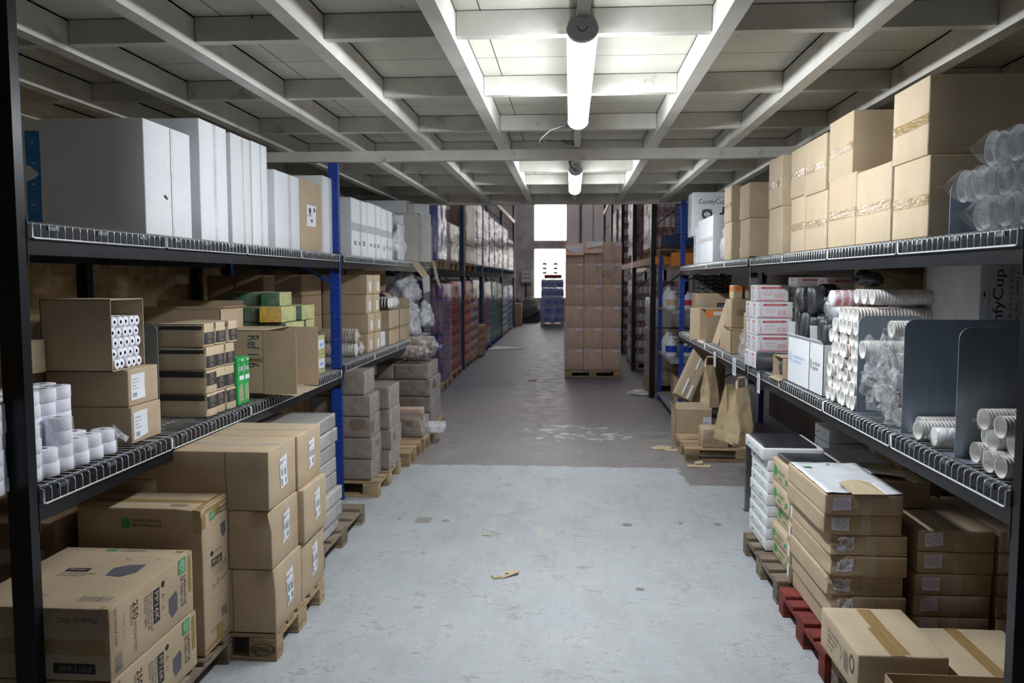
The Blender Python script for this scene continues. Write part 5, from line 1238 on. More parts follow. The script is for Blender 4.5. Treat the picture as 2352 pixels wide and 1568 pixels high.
# far bay, middle shelf
ZS2 = ZS
def orangeband(f, v0=.76, v1=.98, lab=None):
    def g(t, F):
        for q_ in f:
            D = F(q_); D.rect(0, 1, v0, v1, 'orange')
            if lab and q_ == lab[0]: D.rect(lab[1], lab[2], v0 + .03, v1 - .03, 'label_paper', .002); D.text('STIRRERS', lab[1] + .03, lab[2] - .03, v0 + .08, v1 - .08, 'ink_grey', 0, .003)
            D.done('band', t)
    return g
for r_ in range(4):
    for c_ in range(4):
        def bk(t, F, s=r_ + c_):
            D = F('y-'); D.text('CAPSULE', .1, .55, .55, .75, 'ink_faintwhite'); D.rect(.62, .92, .2, .4, 'ink_faintwhite'); D.done('print', t)
        carton('small black box with pale print, %s tier, %s from the left' % (ORD[r_], ORD[c_]), [1.56 + .112 * c_, 1.67 + .112 * c_, 10.3, 10.55, ZS2 + .53 + .055 * r_, ZS2 + .583 + .055 * r_], 'straw_black', 'small black boxes stacked at the back', dec=bk, nn=3)
carton('wide kraft carton under the small black boxes', [1.56, 2.02, 10.2, 10.6, ZS2 + .31, ZS2 + .525], 'kraft', dec=lambda t, F: F('y-').rect(.55, .95, .08, .45, 'ink_black').text('LABEL', .6, .9, .18, .34, 'ink_faintwhite', 0, .002).done('label', t))
carton('flat kraft carton base under the wide kraft one', [1.56, 2.02, 10.2, 10.6, ZS2, ZS2 + .307], 'kraft_dark')
open_carton('open kraft carton with an orange band and white label', [1.50, 1.78, 9.1, 9.5, ZS2, ZS2 + .37], 'x-', 'kraft', flaps=(('y+', .12, 30), ('z-', .04, 30)), dec=orangeband(('y-',), .78, .95, ('y-', .3, .75)))
carton('kraft carton at the far end of the shelf beside the blue post', [1.52, 1.80, 9.66, 10.0, ZS2, ZS2 + .36], 'kraft_dark')
# tilted carton with tissue
open_carton('kraft carton tilted against its neighbour, spilling white tissue', [1.52, 1.72, 8.30, 8.66, ZS2 + .07, ZS2 + .52], 'x+', 'kraft_light', rot=(0, R(18), 0), dec=orangeband(('y-',), .03, .18)) if False else None
t = thing('open_carton', 'kraft carton tilted against its neighbour, spilling white tissue', 'box', (1.56, 8.60, ZS2 + .005), 0, None, (0, R(17), 0))
MB().box(-.01, .19, 0, .004, 0, .50).box(-.014, -.01, 0, .34, 0, .50).box(-.01, .19, .336, .34, 0, .50).box(-.01, .19, 0, .34, -.004, 0).build('body', ['kraft'], t)
MB().box(.14, .195, -.001, -.0005, .02, .12).build('band', ['orange'], t)
bag('bunched white tissue spilling from the tilted carton', (1.74, 8.66, ZS2 + .12), (.05, .10, .24), 'white_film', 41, 'tissue_bundle', .35, 'tissue', 24)
def leaf(t, F):
    D = F('y-'); D.ring(.26, .55, .13, .14, 'ink_faint', .9, 9); D.text('LIVAGON', .60, .70, .1, .9, 'ink_faint', 90); D.text('organic', .80, .86, .2, .8, 'ink_faint', 90); D.done('print', t)
carton('kraft carton with a faint leaf emblem, upper of the pair left of the post', [1.57, 1.93, 8.02, 8.32, ZS2 + .225, ZS2 + .50], 'kraft', dec=leaf)
carton('kraft carton holding up the leaf emblem carton', [1.52, 1.90, 7.95, 8.32, ZS2, ZS2 + .22], 'kraft', dec=lambda t, F: F('y-').text('LIVAGON', .3, .42, .2, .85, 'ink_faint', 90).done('print', t))
open_carton('small open kraft carton by the shelf edge left of the post', [1.50, 1.66, 7.66, 7.92, ZS2 + .0, ZS2 + .22], 'z+', 'kraft', flaps=(('x-', .05, 40),))
carton('kraft box with glossy bag in front of the post', [1.56, 1.80, 7.10, 7.4, ZS2, ZS2 + .40], 'kraft', crush=((0, 0, 1), .04, .14))
bag('clear crinkled bag on the shelf edge near the post', (1.53, 7.22, ZS2), (.035, .10, .12), 'film_clear', 44)
carton('small orange banded carton on the leaf carton, left', [1.60, 1.69, 8.1, 8.3, ZS2 + .505, ZS2 + .64], 'kraft_light', dec=orangeband(('y-', 'x-'), .55, .95))
carton('small orange banded carton on the leaf carton, right, white label', [1.72, 1.88, 8.08, 8.3, ZS2 + .505, ZS2 + .635], 'kraft_light', dec=orangeband(('y-', 'x-'), .55, .95, ('x-', .2, .8)))
carton('narrow kraft carton close behind the dark post', [1.72, 1.80, 7.05, 7.08 + .02, ZS2 + .42, ZS2 + .68], 'kraft_light') if False else None
carton('big kraft carton with a faint emblem right of the dark post', [1.64, 1.84, 7.15, 7.45, ZS2 + .42, ZS2 + .66], 'kraft', dec=leaf)
carton('kraft carton under the one with the faint emblem', [1.83, 2.2, 7.12, 7.5, ZS2, ZS2 + .415], 'kraft_dark')

# ================================================================== RIGHT, FLOOR LEVEL
YO = .0
# stack of white lidded trays and its neighbours on the old pallet
pallet('old weathered pallet under the white green stack, right side', 1.245, 4.88, 1.2, .96, 'pallet_old')
def green(t, F):
    D = F('x-'); D.poly([(.16, .40), (.22, .62), (.28, .46), (.24, .36)], 'ink_green'); D.rect(.62, .76, .35, .62, 'ink_palegreen'); D.text('BIO PACK', .32, .56, .5, .62, 'ink_palegreen'); D.done('print', t)
for i in range(9):
    o = .0 if i < 8 else -.035
    yo = 0 if i < 8 else .0
    b = [1.305 + o + rnd.uniform(-.006, .006), 1.70 + o, 5.42, 5.92 + (.03 if i == 8 else 0), P0 + .0765 * i, P0 + .0765 * i + .075]
    carton('white tray box with green print, %s of the white stack' % lvl(i, 9), b, 'white_card', 'white boxes with green print', dec=green, nn=4, bulge=.003)
tag(card_body(.34, .46, .012, 31, .006, .004, None, 8).build('black_film_sheet', ['black_bag'], None, (1.455, 5.68, P0 + .0765 * 9 + .001)), 'black film sheet lying in the topmost white tray', 'film')
def green2(t, F):
    D = F('x-'); D.poly([(.08, .35), (.16, .75), (.28, .70), (.30, .4), (.2, .25)], 'ink_green'); D.text('BIO KRAFT', .36, .74, .45, .62, 'ink_green'); D.poly([(.78, .2), (.92, .3), (.9, .5), (.8, .45)], 'ink_green'); D.text('100%', .38, .6, .2, .35, 'ink_green'); D.done('print', t)
zz = P0
for i, h in enumerate((.118, .10, .138, .142, .148)):
    o = (.012, .0, .035, -.0, .0)[i]
    carton('kraft carton with green leaf print, %s of the green printed stack' % lvl(i, 5), [1.33 + o, 1.67 + o, 4.985 + rnd.uniform(-.01, .01), 5.40, zz + .001, zz + h - .002], 'kraft_light', 'green printed kraft cartons', dec=green2, crush=((0, 0, 1), .025, .10)); zz += h
tag(card_body(.30, .36, .03, 34, .015, .008, ((0, 0, 1), .03, .2), 8).build('black_bag', ['black_bag'], None, (1.50, 5.18, zz + .001)), 'black bag with a grey emblem draped over the green printed stack', 'bag')
carton('white carton behind the green printed stack', [1.74, 2.10, 5.45, 5.9, P0, P0 + .60], 'white_card'); carton('kraft carton behind with taped lid', [1.69, 2.1, 4.95, 5.38, P0, P0 + .60], 'kraft_light', tapes=[('z+', .4, .55, 0, 1)])
carton('kraft carton with green print deep below the right shelf', [2.12, 2.5, 5.3, 5.8, P0, P0 + .68], 'kraft', dec=lambda t, F: (F('y-').poly([(.6, .5), (.75, .6), (.7, .8)], 'ink_green').done('print', t), green2(t, F)))
for i in range(2): carton('white green printed box deep below the right shelf, %s' % ('lower', 'upper')[i], [1.86, 2.14, 5.96, 6.3, P0 + .52 + .10 * i, P0 + .615 + .10 * i], 'white_card', dec=green)
carton('kraft carton carrying the deep white boxes', [1.84, 2.2, 5.96, 6.3, P0, P0 + .517], 'kraft_dark')
# red pallet with the tall stack of flat cartons
RP = 1.235
pallet('red painted pallet under the tall stack of flat brown cartons', RP, 3.92, 1.2, .87, 'pallet_red')
def mlabel(s, u=.10, big=False):
    def f(t, F):
        D = F('y-'); v = .22; w_, h_ = .23, .62; k = .06 * math.sin(s * 2.1)
        D.poly([(u, v), (u + w_, v + k + .05), (u + w_, v + h_ + k + .05), (u, v + h_)], 'label_mauve', .004); D.ring(u + w_ / 2, v + .34, w_ * .42, h_ * .36, 'ink_grey', .05, 20, .003)
        for q_ in range(3): D.text(('SERVILLETAS', 'KRAFT 33X33', 'LOTE 0423')[q_], u + w_ * .22, u + w_ * .78, v + .40 - .1 * q_, v + .45 - .1 * q_, 'ink_grey', 0, .003)
        D.done('label', t); D = F('y-'); D.rect(.47, .60, 0, 1, 'tape_clear', .004); D.done('tape', t)
    return f
hh = .105
for i in range(7):
    o = (.045, .035, .02, .03, .03, -.0, .0)[i]; y0 = (4.12, 4.11, 4.12, 4.10, 4.11, 4.11, 4.10)[i]
    cr = ((0, 0, 1), .045, .16) if i < 5 else ((0, 0, 0), .02, .08) if i == 5 else None
    carton('flat brown carton of the tall stack on the red pallet, %s' % lvl(i, 7), [1.27 + o, 1.65 + o, y0, 4.80, P0 + hh * i + .001, P0 + hh * (i + 1) - .001], 'kraft', 'flat brown cartons on the red pallet', dec=mlabel(i, .10 - .02 * (i < 5)), crush=cr, nn=9, bulge=.006, tapes=[('z+', .42, .56, 0, 1)])
# white plastic sheet over it
zt = P0 + hh * 7
def sheet(t0):
    mb = MB(); nx, ny = 12, 16
    for j in range(ny + 1):
        for i in range(nx + 1):
            u, v = i / nx, j / ny; x = 1.277 + .37 * u; y = 4.10 + .69 * v; z = zt + .006 + .006 * noise.noise(Vector((x * 9, y * 6, 2)))
            if u < .12: z += .002; x += .006 * noise.noise(Vector((0, y * 12, 5)))
            mb.v.append(Vector((x, y, z)))
    for j in range(ny):
        for i in range(nx):
            if 4 <= i <= 8 and j < 4: continue
            a = j * (nx + 1) + i; mb.f.append([a, a + 1, a + nx + 2, a + nx + 1]); mb.m.append(0); mb.sm.append(True)
    return mb
o = tag(sheet(0).build('plastic_sheet', ['white_film']), 'white plastic sheet with faint green print on the tall brown stack', 'sheet')
sd = bpy.data.objects; md = o.modifiers.new('thick', 'SOLIDIFY'); md.thickness = .0015
D = Dec((Vector((1.27, 4.10, zt + .013)), Vector((1, 0, 0)), Vector((0, 1, 0)), Vector((0, 0, 1)), .38, .70)); D.rect(.12, .24, .78, .84, 'ink_palegreen'); D.text('COMPOSTABLE BIO', .26, .9, .86, .875, 'ink_palegreen'); D.poly([(.48, .88), (.54, .92), (.55, .88)], 'ink_green'); D.text('PACK', .12, .3, .93, .945, 'ink_palegreen'); D.done('print', o)
flapobj('loose kraft flap square lying on the white plastic sheet', [(1.40, 4.085, zt + .004), (1.56, 4.09, zt + .004), (1.55, 4.285, zt + .016), (1.475, 4.30, zt + .028), (1.395, 4.29, zt + .014)], .002, 'kraft_light')
flapobj('pale paper bag corner sticking out behind the white sheet', [(1.66, 4.60, zt - .005), (1.82, 4.50, zt - .0), (1.84, 4.56, zt - .02), (1.74, 4.78, zt - .03), (1.66, 4.76, zt - .01)], .002, 'white_card', 'paper_bag')
# narrow column of cartons between stacks
zz = P0
for i in range(6):
    o = rnd.uniform(-.01, .012)
    carton('brown carton in the narrow column behind the tall stack, %s' % lvl(i, 6), [1.31 + o, 1.62 + o, 4.83, 4.95, zz + .001, zz + .117], 'kraft', 'brown cartons in the narrow column', dec=lambda t, F: (F('x-').rect(.62, .98, .35, .95, 'label_paper', .003).done('label', t), F('x-').rect(.0, .14, 0, 1, 'tape_clear', .004).done('tape', t)), crush=((0, 1, .5), .02, .08), nn=4); zz += .118
# second and third column
for c_, (x0, wd) in enumerate(((1.735, .37), (2.13, .37))):
    for i in range(5):
        o = rnd.uniform(-.008, .008)
        carton('flat brown carton, %s, %s column right of the tall stack' % (lvl(i, 5), ('next', 'outer')[c_]), [x0 + o, x0 + wd + o, 4.13, 4.80, P0 + .111 * i + .001, P0 + .111 * (i + 1) - .001], 'kraft', 'flat brown cartons in the lower columns', dec=mlabel(i + 3 * c_, .09), nn=5, tapes=[('z+', .44, .58, 0, 1)])
carton('brown carton on the lower columns, deep in the shadow', [1.75, 2.12, 4.85, 5.3, P0, P0 + .72], 'kraft_dark') if False else None
carton('brown carton standing on the lower column near the back', [1.70, 1.95, 4.50, 4.78, P0 + .111 * 5 + .004, P0 + .111 * 5 + .15], 'kraft')
# front flat cartons
pallet('grey weathered pallet in the bottom right corner', 1.26, 2.98, 1.2, .92, 'pallet_old')
def fr1(t, F):
    D = F('x-'); D.ring(.86, .62, .06, .22, 'ink_grey', .35); D.bars(.66, .78, .25, .72, 'ink_grey', 12, 6); D.ring(.58, .5, .04, .2, 'ink_grey', .2, 3)
    for q_ in range(4): D.text(('PLATO LLANO CARTON', 'KRAFT 23 CM', '500 UDS', 'N.W 12 KGS')[q_], .2, .52 - .06 * q_, .62 - .14 * q_, .70 - .14 * q_, 'ink_grey')
    D.done('print', t); D = F('z+'); D.rect(.42, .60, 0, 1, 'tape_brown'); D.rect(.36, .52, .0, .55, 'tape_brown', .0032); D.rect(.505, .512, 0, 1, 'tape_clear', .005); D.done('tape', t)
carton('flat wide kraft carton with brown tape lying in front, bottom right', [1.215, 1.585, 3.42, 3.93, .19, .375], 'kraft_light', dec=fr1, nn=7, bulge=.008)
carton('kraft carton beneath the flat taped one, bottom right', [1.27, 1.58, 3.44, 3.92, P0, .188], 'kraft_dark')
carton('lower kraft carton with brown tape beside the flat one, bottom right', [1.60, 2.04, 3.40, 3.90, P0, .30], 'kraft_light', tapes=[('z+', .38, .52, 0, 1, 'tape_brown')], nn=6)
open_carton('open kraft carton nearest the viewer at the bottom right edge', [1.30, 2.0, 2.98, 3.36, P0, .33], 'z+', 'kraft', flaps=(('y-', .1, 60),))
for i in range(3):
    open_carton('small kraft carton against the right near post, %s of three' % ('bottom', 'middle', 'top')[i], [2.06, 2.4, 3.42, 3.80, .148 + .20 * i, .343 + .20 * i], 'z+', 'kraft', flaps=(('x-', .05, 75),))
# ---- far bay floor: standard pallet with cartons
pallet('pale pallet with a burnt UIC stamp at the foot of the right rack', 1.24, 8.74, 1.2, .86, 'pallet_wood', mark=[('UIC', 'L')])
def frag(t, F):
    D = F('y-'); D.rect(.06, .62, .24, .42, 'ink_faint'); 
    for q_ in range(4): D.rect(.09 + .13 * q_, .19 + .13 * q_, .27, .39, 'kraft', .002)
    D.text('coffee', .2, .6, .68, .78, 'ink_faint'); D.done('print', t)
b = W(1611, 1003, Y=8.8)
carton('small kraft carton with faint print standing on the stamped pallet', [1.415, 1.695, 8.78, 9.02, P0, .355], 'kraft', dec=frag, crush=((0, 0, 1), .03, .10))
open_carton('scuffed kraft carton with gaping lid behind the stamped pallet', [1.24, 1.66, 9.62, 10.05, .0, .42], 'z+', 'kraft', flaps=(('y-', .10, -35), ('x-', .03, 30)), dec=lambda t, F: F('y-').rect(.76, .99, .45, .80, 'label_mauve').text('SHIP TO', .8, .95, .6, .66, 'ink_grey', 0, .002).done('label', t))
carton('white carton on the pallet under the hanging bags', [1.74, 1.95, 9.05, 9.3, P0, .34], 'white_card')
flapobj('torn kraft strip on the floor left of the stamped pallet', [W(1493, 1027, Z=.006), W(1520, 1023, Z=.006), W(1545, 1026, Z=.006), W(1538, 1032, Z=.006), W(1500, 1032, Z=.006)], .004, 'kraft_light', 'cardboard_scrap')
flapobj('torn kraft strip on the floor nearest the stamped pallet', [W(1522, 1030, Z=.006), W(1558, 1031, Z=.006), W(1556, 1037, Z=.006), W(1530, 1036, Z=.006)], .004, 'kraft', 'cardboard_scrap')
flapobj('long torn kraft strip before the stamped pallet', [W(1578, 1067, Z=.006), W(1634, 1068, Z=.006), W(1632, 1073, Z=.006), W(1580, 1072, Z=.006)], .004, 'kraft_light', 'cardboard_scrap')
flapobj('short torn kraft strip lying on the long one', [W(1594, 1061, Z=.018), W(1612, 1058, Z=.018), W(1616, 1064, Z=.018), W(1598, 1066, Z=.018)], .004, 'kraft_light', 'cardboard_scrap')
m1 = MB()
for (a, b_) in (((1128, 1325), (1166, 1318)), ((1160, 1322), (1194, 1312)), ((1162, 1312), (1190, 1312))):
    p, q2 = W(*a, Z=.012), W(*b_, Z=.012); m1.bar(p, q2, .05, .006)
pp = [W(1127, 1320, Z=.008), W(1134, 1328, Z=.005), W(1156, 1327, Z=.006), W(1175, 1320, Z=.012), W(1193, 1313, Z=.02), W(1190, 1310, Z=.012), W(1162, 1311, Z=.014), W(1160, 1316, Z=.02), W(1172, 1317, Z=.012), W(1150, 1323, Z=.016)]
flapobj('crumpled torn kraft scrap in the middle of the pale floor', pp, .003, 'kraft_light', 'cardboard_scrap')
flapobj('tiny wood sliver on the pale floor', [W(1108, 1226, Z=.004), W(1127, 1226, Z=.004), W(1127, 1229, Z=.004), W(1109, 1229, Z=.004)], .002, 'kraft_light', 'wood_sliver')
flapobj('small pale wood offcut on the dark floor beside the central load', [W(1214, 869, Z=.01), W(1230, 869, Z=.01), W(1231, 873, Z=.01), W(1215, 873, Z=.01)], .008, 'kraft_light', 'wood_offcut')
# leaning cartons
def lean(label, bl, br, tr_, tl, Y0, th, mat, dec=None):
    P = [W(*q_, Y=Y0) for q_ in (bl, br)] + [W(*q_, Y=Y0 + .25) for q_ in (tr_, tl)]
    u = (P[1] - P[0]); w_ = u.length; u.normalize(); v = (P[3] - P[0]); v = (v - u * v.dot(u)); h_ = v.length; v.normalize(); n_ = u.cross(v).normalized()
    t = thing('flat_carton', label, 'box', P[0]); t.matrix_world = Matrix(((u.x, -n_.x, v.x, P[0].x), (u.y, -n_.y, v.y, P[0].y), (u.z, -n_.z, v.z, P[0].z), (0, 0, 0, 1)))
    MBb = card_body(w_, th, h_, 71, .006, .006, None, 5)
    for i, q_ in enumerate(MBb.v): MBb.v[i] = q_ + Vector((w_ / 2, th / 2, 0))
    MBb.build('body', [mat], t)
    if dec:
        D = Dec((Vector((0, 0, 0)), Vector((1, 0, 0)), Vector((0, 0, 1)), Vector((0, -1, 0)), w_, h_)); dec(D); D.done('label', t)
    return t
lean('flat kraft carton leaning to the left edge of the rack, white labels', (1548, 902), (1586, 922), (1622, 838), (1592, 794), 9.75, .09, 'kraft', lambda D: D.rect(.36, .46, .05, .38, 'label_paper', .008).rect(.5, .6, .6, .85, 'label_paper', .008).rect(.7, .82, .02, .3, 'label_paper', .008).rect(.55, .56, 0, 1, 'seam', .007))
lean('second flat kraft carton leaning behind the first', (1588, 925), (1636, 940), (1668, 850), (1625, 800), 10.0, .10, 'kraft_dark', lambda D: D.rect(.6, .8, .02, .1, 'label_paper', .008))
lean('third flat kraft carton leaning, deep in shadow', (1620, 935), (1660, 940), (1690, 850), (1660, 815), 10.3, .10, 'kraft_dark')
# hanging paper bags and price tags
def paperbag(label, x, y, ztop, w_, d_, h_, rz, sd, handle=True, sk=.0):
    t = thing('paper_bag', label, 'bag', (x, y, ztop), rz, 'brown paper bags hanging from the right shelf')
    mb = MB(); nx, nz = 8, 12
    for j in range(nz + 1):
        v = j / nz; dd = d_ * min(1, .08 + 1.3 * v); 
        for (sx, sy, n_) in ((0, 0, 0),):
            ring_ = []
            for k in range(nx): ring_.append((-w_ / 2 + w_ * k / nx, -dd / 2))
            for k in range(nx): ring_.append((w_ / 2 - (0 if v > .2 else 0), -dd / 2 + dd * k / nx))
            for k in range(nx): ring_.append((w_ / 2 - w_ * k / nx, dd / 2))
            for k in range(nx): ring_.append((-w_ / 2 + .018 * math.sin(PI * k / nx) * (1 if v < .9 else .3), dd / 2 - dd * k / nx))
            for (a, b_) in ring_:
                p = Vector((a + sk * v, b_, -h_ * v)); mb.v.append(p + noise.noise_vector(p * 14 + Vector((sd, 0, 0))) * .010)
    m_ = 4 * nx
    for j in range(nz):
        for k in range(m_): mb.f.append([j * m_ + k, j * m_ + (k + 1) % m_, (j + 1) * m_ + (k + 1) % m_, (j + 1) * m_ + k]); mb.m.append(0); mb.sm.append(False)
    mb.f.append([nz * m_ + k for k in range(m_)]); mb.m.append(0); mb.sm.append(False)
    mb.build('body', ['paper_brown'], t)
    if handle:
        for s in (-1, 1):
            pts = [(-.05, s * .006, -.02), (-.05, s * .006, .05), (-.03, s * .006, .085), (.03, s * .006, .085), (.05, s * .006, .05), (.05, s * .006, -.02)]
            MB().tube(pts, .006, 6).build('handle', ['kraft_light'], t)
    return t
ZT = ZRM - .06
paperbag('brown paper bag with a twisted handle, first on the left', 1.42, 8.4, ZT - .10, .10, .20, .42, R(20), 1)
paperbag('flat narrow brown paper bag hanging in the middle', 1.39, 7.2, ZT - .14, .10, .16, .48, R(35), 2, False, -.05)
paperbag('wide brown paper bag with handles, right of the narrow one', 1.38, 6.66, ZT - .10, .14, .17, .44, R(30), 3, True, -.03)
paperbag('crumpled brown paper bag hanging behind the last two', 1.42, 6.95, ZT - .16, .15, .15, .46, R(10), 5, False)
def tagc(label, px, py0, py1, w_, X):
    a = W(px, py0, X=X); b_ = W(px, py1, X=X); t = thing('price_tag', label, 'tag', (X, a.y, b_.z), 0, 'white tags clipped to the right shelf')
    MB().box(-.0015, 0, -w_ / 2, w_ / 2, 0, a.z - b_.z).build('card', ['label_paper'], t)
    D = Dec((Vector((-.0015, w_ / 2, 0)), Vector((0, -1, 0)), Vector((0, 0, 1)), Vector((-1, 0, 0)), w_, a.z - b_.z)); D.text('BOLSA', .25, .5, .15, .85, 'ink_grey', 90); D.bars(.6, .8, .2, .8, 'ink_grey', 10, 3, False); D.done('print', t)
tagc('white price tag by the first paper bag', 1642, 808, 842, .12, 1.46); tagc('white price tag above the narrow middle bag', 1687, 822, 862, .15, 1.46); tagc('white price tag at the dark right post', 1743, 857, 903, .09, 1.455)
# small shelving beyond: jugs
YO = .0
t = thing('storage_rack', 'narrow blue shelving with grey levels holding jugs beyond the rack', 'rack', (0, 0, 0))
for y in (13.15,): 
    for x in (1.40, 1.94): upright(t, x, y, .06, .05, 2.3 if x > 1.6 else 2.3, 'blue_steel', True, 'upright', -1)
for z in (.14, .80, 1.50): MB().box(1.40, 2.0, 11.45, 13.15, z - .03, z).build('shelf_level', ['grey_post'], t)
def jug(label, x, y, z, s=1.0, cap='jug_white', band=None):
    t = thing('plastic_jug', label, 'jug', (x, y, z), 0)
    mb = MB(); mb.prof((0, 0, 0), (0, 0, 1), [(0, 1e-3), (.0, .070 * s), (.01, .078 * s), (.17 * s, .078 * s), (.22 * s, .055 * s), (.255 * s, .026 * s), (.28 * s, .022 * s)], 16)
    mb.tube([(.05 * s, 0, .19 * s), (.085 * s, 0, .20 * s), (.085 * s, 0, .25 * s), (.02 * s, 0, .262 * s)], .012 * s, 6)
    mb.build('body', ['jug_white'], t); MB().cyl((0, 0, .28 * s), (0, 0, .31 * s), .024 * s, 12).build('cap', [cap], t)
    if band: MB().prof((0, 0, 0), (0, 0, 1), [(.06 * s, .0785 * s), (.15 * s, .0785 * s)], 16).build('label', [band], t)
jug('translucent jug on the upper level, nearest the dark post', 1.50, 12.7, 1.50, 1.15); jug('white jug with orange label on the upper level beside the blue post', 1.50, 12.25, 1.50, 1.0, 'red_print', 'tan_ink')
jug('translucent jug on the middle level, nearest the dark post', 1.50, 12.7, .80, 1.2); jug('translucent jug with blue label on the middle level', 1.50, 12.25, .80, 1.1, 'jug_white', 'jug_blue')
jug('blue labelled jug on the middle level behind the blue post', 1.76, 12.3, .80, .95, 'jug_blue', 'jug_blue'); jug('white round tub jug on the middle level behind the blue post', 1.9, 12.2, .80, .7)
jug('spray bottle white and red on the upper level', 1.75, 12.35, 1.50, .9, 'red_print', 'red_print'); jug('spray bottle white and green on the upper level', 1.9, 12.3, 1.50, .9, 'jug_white', 'ink_green')
carton('kraft carton with white label on the lowest grey level', [1.53, 1.80, 12.1, 12.5, .14, .52], 'kraft', dec=lambda t, F: F('y-').rect(.15, .35, .3, .75, 'label_paper').done('label', t))
carton('kraft carton behind on the lowest grey level', [1.6, 1.95, 12.6, 13.0, .14, .62], 'kraft_dark')
# ================================================================== HALL BEYOND
YO = 0.0
m_plain('orange_pink', (.62, .34, .22), .5); m_plain('bottle_blue', (.06, .07, .38), .3); m_plain('bottle_red', (.55, .06, .03), .3); m_plain('bottle_dkred', (.22, .02, .04), .3)
m_plain('bottle_purple', (.16, .06, .22), .3); m_plain('bottle_green', (.03, .22, .08), .3); m_plain('bottle_water', (.42, .55, .66), .2); m_plain('bottle_cyan', (.10, .28, .55), .25)
m_plain('band_white', (.7, .7, .74), .4); m_plain('band_orange', (.75, .22, .06), .4)
def rackline(label, X, side, posts, levels, mat, depth=1.1, hz=6.5):
    t = thing('pallet_rack', label, 'rack', (0, 0, 0)); xb = X + side * depth
    for i, y in enumerate(posts):
        for x in (X, xb):
            a, b = sorted((x, x + side * .09)); MB().box(a, b, y, y + .012, 0, hz).box(a, a + .01, y + .012, y + .10, 0, hz).box(b - .01, b, y + .012, y + .10, 0, hz).build('upright', [mat[0]], t)
        m_ = MB()
        for k in range(5): m_.bar((X + side * .05, y + .05, .6 + k * 1.1), (xb, y + .05, 1.4 + k * 1.1 - (0 if k % 2 else 0)), .03, .02)
        m_.build('brace', [mat[0]], t)
    for z, mm in levels:
        for i in range(len(posts) - 1):
            for x in (X, xb): 
                a, b = sorted((x, x + side * .05)); MB().box(a, b, posts[i] + .1, posts[i + 1], z - .12, z).build('beam', [mm], t)
    return t
LXH = -2.25; PL = [12.6, 17.3, 21.0, 27.2, 33.2]
rackline('long dark blue pallet rack along the left of the far hall', LXH, -1, PL, [(2.12, 'dull_black'), (4.30, 'orange_pink')], ['navy_steel'])
RXH = 1.30; PR = [13.45, 17.5, 21.5, 27.0, 33.0]
rackline('long dark pallet rack along the right of the far hall', RXH, 1, PR, [(2.30, 'orange_pink'), (4.6, 'orange_pink')], ['black_steel'])
MB().box(1.35, 2.3, 13.20, 13.26, 2.18, 2.30).build('beam', ['orange_steel'], [o for o in COL.objects if o.name.startswith('pallet_rack')][1])
# tiered shrink wrapped loads
def load(label, x0, x1, y0, y1, z0, z1, tiers, mats, wrap, kind='bottles', pmat='pallet_wood', group=None, pal=True):
    if pal:
        pallet('pallet under the %s' % label, x0 - .02, y0 - .02, x1 - x0 + .04, y1 - y0 + .04, pmat) if z0 < .2 else None
        if z0 > .2:
            t = thing('wooden_pallet', 'raised pallet under the %s' % label, 'pallet', ((x0 + x1) / 2, (y0 + y1) / 2, z0 - .144)); w, d = (x1 - x0) / 2, (y1 - y0) / 2
            MB().box(-w, w, -d, d, .12, .144).build('deck_board', [pmat], t)
            for xx in (-w, -.07, w - .14): 
                for yy in (-d, -.05, d - .1): MB().box(xx, xx + .14, yy, yy + .1, 0, .12).build('block', [pmat], t)
    t = thing('wrapped_load', label, 'load', ((x0 + x1) / 2, (y0 + y1) / 2, z0), 0, group)
    w, d, h = x1 - x0, y1 - y0, (z1 - z0) / tiers
    for k in range(tiers):
        mb = MB()
        if kind == 'bottles':
            n1 = max(3, round(w / .1)); n2 = max(3, round(d / .1))
            prs = [(0, .92), (.1, 1), (.62, 1), (.8, .7), (.92, .38), (1.0, .38)]
            sites = [(-w / 2 + w * (i + .5) / n1, -d / 2 + .05) for i in range(n1)] + [(-w / 2 + .05, -d / 2 + d * (i + .5) / n2) for i in range(n2)] + [(w / 2 - .05, -d / 2 + d * (i + .5) / n2) for i in range(n2)]
            for q_, (a, b) in enumerate(sites): mb.prof((a, b, h * k), (0, 0, 1), [(p * h * .97, .049 * r_) for p, r_ in prs], 8, 0, True, [0, 1 if (k + q_) % 1 == 0 else 0, 0, 0, 0])
            mb.box(-w / 2 + .08, w / 2 - .08, -d / 2 + .08, d / 2 - .08, h * k, h * k + h * .9, 1)
            mb.box(-w / 2, w / 2, -d / 2, d / 2, h * k + h * .96, h * k + h * .975, 2)
            mb.build('tier', [mats[0], mats[1], 'kraft_dark'], t)
        else:
            nx = 3 if w > .8 else 2
            for i in range(nx):
                for j in range(2):
                    bb = card_body(w / nx - .006, d / 2 - .006, h - .006, k * 7 + i, .006, .01, None, 3); bb.build('carton', [mats[0]], t, (-w / 2 + w * (i + .5) / nx, -d / 2 + d * (j + .5) / 2, h * k))
                D = Dec((Vector((-w / 2 + w * i / nx, -d / 2, h * k)), Vector((1, 0, 0)), Vector((0, 0, 1)), Vector((0, -1, 0)), w / nx, h)); D.rect(.60, .98, .78, .93, 'label_paper', .012) if kind == 'cartons' else None
                if kind == 'cartons': D.done('label', t)
    if wrap: 
        f = card_body(w + .03, d + .03, z1 - z0 + .01, int(y0 * 10) % 50, .03, .03, None, 14); f.build('stretch_film', [wrap], t)
    return t
def LL(label, a, b, z0, z1, tiers, mats, wrap, **k): return load(label, LXH - .95 - k.pop('dx', 0), LXH - .02 + k.pop('px', 0), a, b, z0, z1, tiers, mats, wrap, **k)
P = .148
LL('blue purple wrapped drinks load nearest on the left', 14.0, 15.1, P, 1.86, 8, ('bottle_blue', 'bottle_purple'), 'wrap_pinkish', px=.06)
